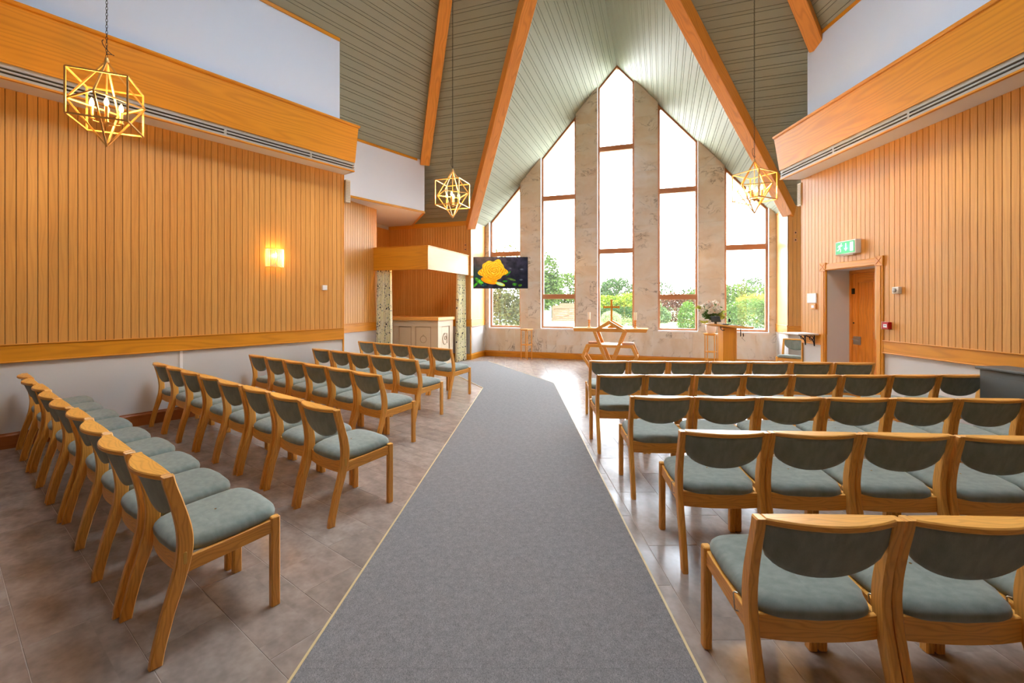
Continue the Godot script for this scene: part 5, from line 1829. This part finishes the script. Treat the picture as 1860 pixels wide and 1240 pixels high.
# ------------------------------------------------------------------ the garden outside
func build_garden() -> void:
	var o := structure("ground", "pale path and lawn rising gently beyond the windows", "ground")
	var lift := func(z: float) -> float: return -0.08 + 0.43 * smoothstep(13.0, 24.0, z)
	for part in 2:
		var st := begin()
		st.set_smooth_group(1)
		var zs: Array = [[9.0, 13.0, 15.0, 17.0, 19.0, 21.0, 23.0], [23.0, 25.0, 30.0, 40.0, 70.0, 140.0]][part]
		for i in zs.size() - 1:
			for j in 12:
				var w := 26.0 if part == 0 else 90.0
				var x0 := -w + 2 * w * j / 12.0 + 5.0; var x1 := x0 + w / 6.0
				var a: float = lift.call(zs[i]); var b: float = lift.call(zs[i + 1])
				if zs[i] < 12.5 and x0 < 7.0 and x1 > -8.0: a = -0.3
				quad(st, W(x0, a, zs[i]), W(x1, a, zs[i]), W(x1, b, zs[i + 1]), W(x0, b, zs[i + 1]), Vector2(x0, zs[i]), Vector2(x1, zs[i]), Vector2(x1, zs[i + 1]), Vector2(x0, zs[i + 1]))
		st.set_smooth_group(-1)
		put(["path", "lawn"][part], st, [M.gravel, M.lawn][part], o)
	var g := func(x: float, z: float) -> Vector3: return W(x, lift.call(z), z)
	var pale := Color(0.222, 0.272, 0.122); var olive := Color(0.235, 0.24, 0.111); var fresh := Color(0.211, 0.285, 0.0888); var yellow := Color(0.309, 0.356, 0.0834); var deep := Color(0.124, 0.195, 0.0723); var far := Color(0.186, 0.24, 0.133)
	plant("tall_shrub", "tall olive-green shrub close outside the window behind the television", "shrub", g.call(-0.45, 16.5), [[Vector3(0, 0.8, 0), Vector3(1.1, 1.2, 0.8), 6500], [Vector3(0.4, 1.8, 0), Vector3(0.9, 0.9, 0.6), 2600], [Vector3(-0.3, 2.9, 0), Vector3(0.6, 0.8, 0.5), 260], [Vector3(0.5, 3.1, 0.1), Vector3(0.5, 0.7, 0.4), 200]], 0.06, olive, 3.2, 0.04)
	plant("tree", "tall pale-green tree beyond the gate, seen beside the window frame", "tree", g.call(1.75, 26), [[Vector3(0, 3.0, 0), Vector3(1.0, 1.2, 1.0), 2600], [Vector3(-0.2, 1.9, 0), Vector3(1.2, 1.2, 1.0), 2600], [Vector3(0.5, 2.2, 0), Vector3(0.8, 1.0, 0.8), 1300]], 0.09, pale, 2.5, 0.09)
	plant("tree", "rounded pale-green tree above the wooden gate", "tree", g.call(4.3, 34), [[Vector3(0, 2.3, 0), Vector3(1.4, 1.3, 1.2), 2600], [Vector3(-1.4, 1.3, 0), Vector3(1.5, 0.9, 1.0), 1800]], 0.11, pale, 2.0, 0.1)
	plant("hedge", "clipped hedge behind the gate post", "hedge", g.call(1.5, 31), [[Vector3(0.3, 0.65, 0), Vector3(1.5, 0.85, 0.6), 2600]], 0.07, far)
	plant("tree", "broad domed tree far off behind the yellow-green hedge", "tree", g.call(14.2, 60), [[Vector3(0, 2.4, 0), Vector3(2.6, 2.3, 2.0), 3400], [Vector3(-2.2, 1.6, 0), Vector3(1.8, 1.8, 1.5), 1800], [Vector3(-0.6, 3.4, -0.5), Vector3(1.4, 1.2, 1.0), 900], [Vector3(3.2, 1.4, 0), Vector3(2.0, 1.5, 1.5), 1500]], 0.16, far, 2.0, 0.2)
	plant("hedge", "yellow-green hedge behind the altar cross", "hedge", g.call(7.1, 30.5), [[Vector3(0, 0.4, 0), Vector3(1.6, 0.5, 0.7), 900], [Vector3(-0.6, 1.0, 0), Vector3(1.5, 0.75, 0.9), 3000], [Vector3(0.9, 1.15, 0), Vector3(1.2, 0.75, 0.9), 2400]], 0.08, yellow)
	plant("hedge", "dark green clipped hedge under the yellow-green one", "hedge", g.call(6.6, 28.0), [[Vector3(0, 0.45, 0), Vector3(1.6, 0.55, 0.6), 3600]], 0.06, deep)
	plant("shrub", "low rounded pale shrub behind the altar", "shrub", g.call(5.35, 24.0), [[Vector3(0, 0.30, 0), Vector3(0.55, 0.48, 0.5), 2600]], 0.03, Color(0.382, 0.401, 0.267), 0.0, 0.0, 0.9)
	plant("shrub", "low grey-green planting beside the rounded shrub", "shrub", g.call(6.5, 24.5), [[Vector3(0, 0.12, 0), Vector3(0.6, 0.28, 0.5), 1500]], 0.04, Color(0.278, 0.337, 0.19))
	for e in [[24.2, 70, 1.3, 2.0, "small distant tree beside the tall window's frame"], [29.8, 75, 1.8, 1.4, "low distant tree in the middle of the tall window"], [38.5, 78, 3.0, 1.2, "low broad distant tree beside the copper shrub"]]:
		plant("tree", e[4], "tree", g.call(e[0], e[1]), [[Vector3(0, 1.6 + e[3] * 0.5, 0), Vector3(e[2], e[3] * 1.2, 1.2), 900]], 0.17, far, 2.0, 0.12)
	plant("hedge", "far field hedge running behind the tall window", "hedge", g.call(29.0, 66), [[Vector3(-4, 1.1, 0), Vector3(5, 1.0, 1), 1800], [Vector3(4, 1.2, 0), Vector3(5, 1.1, 1), 1800]], 0.16, far)
	plant("shrub", "grey-green shrub with pale tips beside the copper one", "shrub", g.call(9.1, 27.5), [[Vector3(-0.1, 0.4, 0), Vector3(0.8, 0.65, 0.8), 2600], [Vector3(-0.4, 0.9, 0.2), Vector3(0.5, 0.5, 0.6), 900]], 0.07, Color(0.259, 0.311, 0.184))
	plant("shrub", "copper-leaved shrub behind the square hedge", "shrub", g.call(10.55, 29.0), [[Vector3(0, 0.9, 0), Vector3(0.9, 1.0, 0.8), 2200], [Vector3(0.7, 1.3, 0), Vector3(0.9, 0.5, 0.6), 1100]], 0.07, Color(0.247, 0.15, 0.106))
	plant("hedge", "square clipped green bush beside the window frame", "hedge", g.call(8.75, 22.0), [[Vector3(0, 0.55, 0), Vector3(0.46, 0.75, 0.45), 2600], [Vector3(0, 0.2, 0), Vector3(0.5, 0.5, 0.45), 1400]], 0.05, fresh, 0.0, 0.0, 0.75)
	plant("hedge", "broad leafy hedge outside the lectern's window", "hedge", g.call(11.6, 22.5), [[Vector3(-1.0, 0.45, 0), Vector3(1.2, 0.75, 0.7), 2800], [Vector3(0.5, 0.6, 0), Vector3(1.3, 0.85, 0.7), 3000], [Vector3(1.6, 0.8, 0.2), Vector3(0.9, 0.8, 0.6), 1600]], 0.06, Color(0.204, 0.272, 0.106))
	plant("shrub", "golden-tipped shrub above the broad hedge", "shrub", g.call(14.4, 26.0), [[Vector3(0, 1.2, 0), Vector3(1.3, 0.6, 0.7), 1500], [Vector3(0, 0.5, 0), Vector3(1.1, 0.6, 0.6), 900]], 0.07, Color(0.346, 0.325, 0.111))
	plant("tree", "light green tree line behind the broad hedge", "tree", g.call(21.6, 44), [[Vector3(-2.4, 1.4, 0), Vector3(2.2, 1.5, 1.2), 2400], [Vector3(0.6, 1.6, 0), Vector3(2.0, 1.6, 1.2), 2400], [Vector3(2.6, 1.5, 0), Vector3(1.5, 1.5, 1.2), 1500]], 0.13, pale, 1.2, 0.1)
	plant("tree", "domed far tree above the light tree line", "tree", g.call(31.5, 58), [[Vector3(0, 2.4, 0), Vector3(2.6, 2.3, 1.6), 2000], [Vector3(3.6, 1.9, 0), Vector3(2.0, 2.2, 1.4), 1200]], 0.17, far, 2.0, 0.2)
	plant("conifer", "thin dark conifer far off above the hedge", "tree", g.call(29.2, 60), [[Vector3(0, 1.6, 0), Vector3(0.5, 1.9, 0.5), 600], [Vector3(0, 2.9, 0), Vector3(0.25, 0.9, 0.25), 160]], 0.12, Color(0.124, 0.175, 0.111), 1.0, 0.08)
	# arched wooden gate between pale posts, and a low pale wall
	var zg := 29.0
	var base: Vector3 = g.call(2.62, zg)
	var t := thing("garden_gate", "boarded wooden garden gate with a curved top between pale posts", "gate", at(base))
	for k in 9:
		var st := begin()
		var y := 0.05 + 0.13 * k
		var x0 := 0.0
		if y > 0.98: x0 = (y - 0.98) * 4.6
		block(st, Vector3(x0, y, -0.02), Vector3(2.3, y + 0.122, 0.0), 0.004)
		put("board", st, M.fence, t)
	var st := begin()
	bar(st, Vector3(0.02, 0.10, 0.015), Vector3(2.28, 1.0, 0.015), 0.03, 0.10, Vector3.UP)
	bar(st, Vector3(0.06, 0.03, 0.015), Vector3(0.06, 1.02, 0.015), 0.10, 0.03, Vector3(0, 0, 1))
	for y in [0.10, 0.92]: bar(st, Vector3(0.02, y, 0.016), Vector3(2.28, y, 0.016), 0.03, 0.09, Vector3.UP)
	put("brace", st, M.fence, t)
	for x in [-0.10, 2.40]:
		st = begin()
		block(st, Vector3(x - 0.06, -0.1, -0.07), Vector3(x + 0.06, 1.15, 0.07), 0.01)
		put("gate_post", st, M.gravel, t)
	t = thing("garden_wall", "low pale rendered wall running up to the gate post", "wall", at(g.call(1.2, zg)))
	st = begin()
	block(st, Vector3(-2.4, -0.2, -0.1), Vector3(1.25, 0.85, 0.1), 0.01)
	put("render", st, M.gravel, t)
	st = begin()
	block(st, Vector3(-2.4, 0.85, -0.13), Vector3(1.25, 0.90, 0.13), 0.01)
	put("coping", st, M.gravel, t)
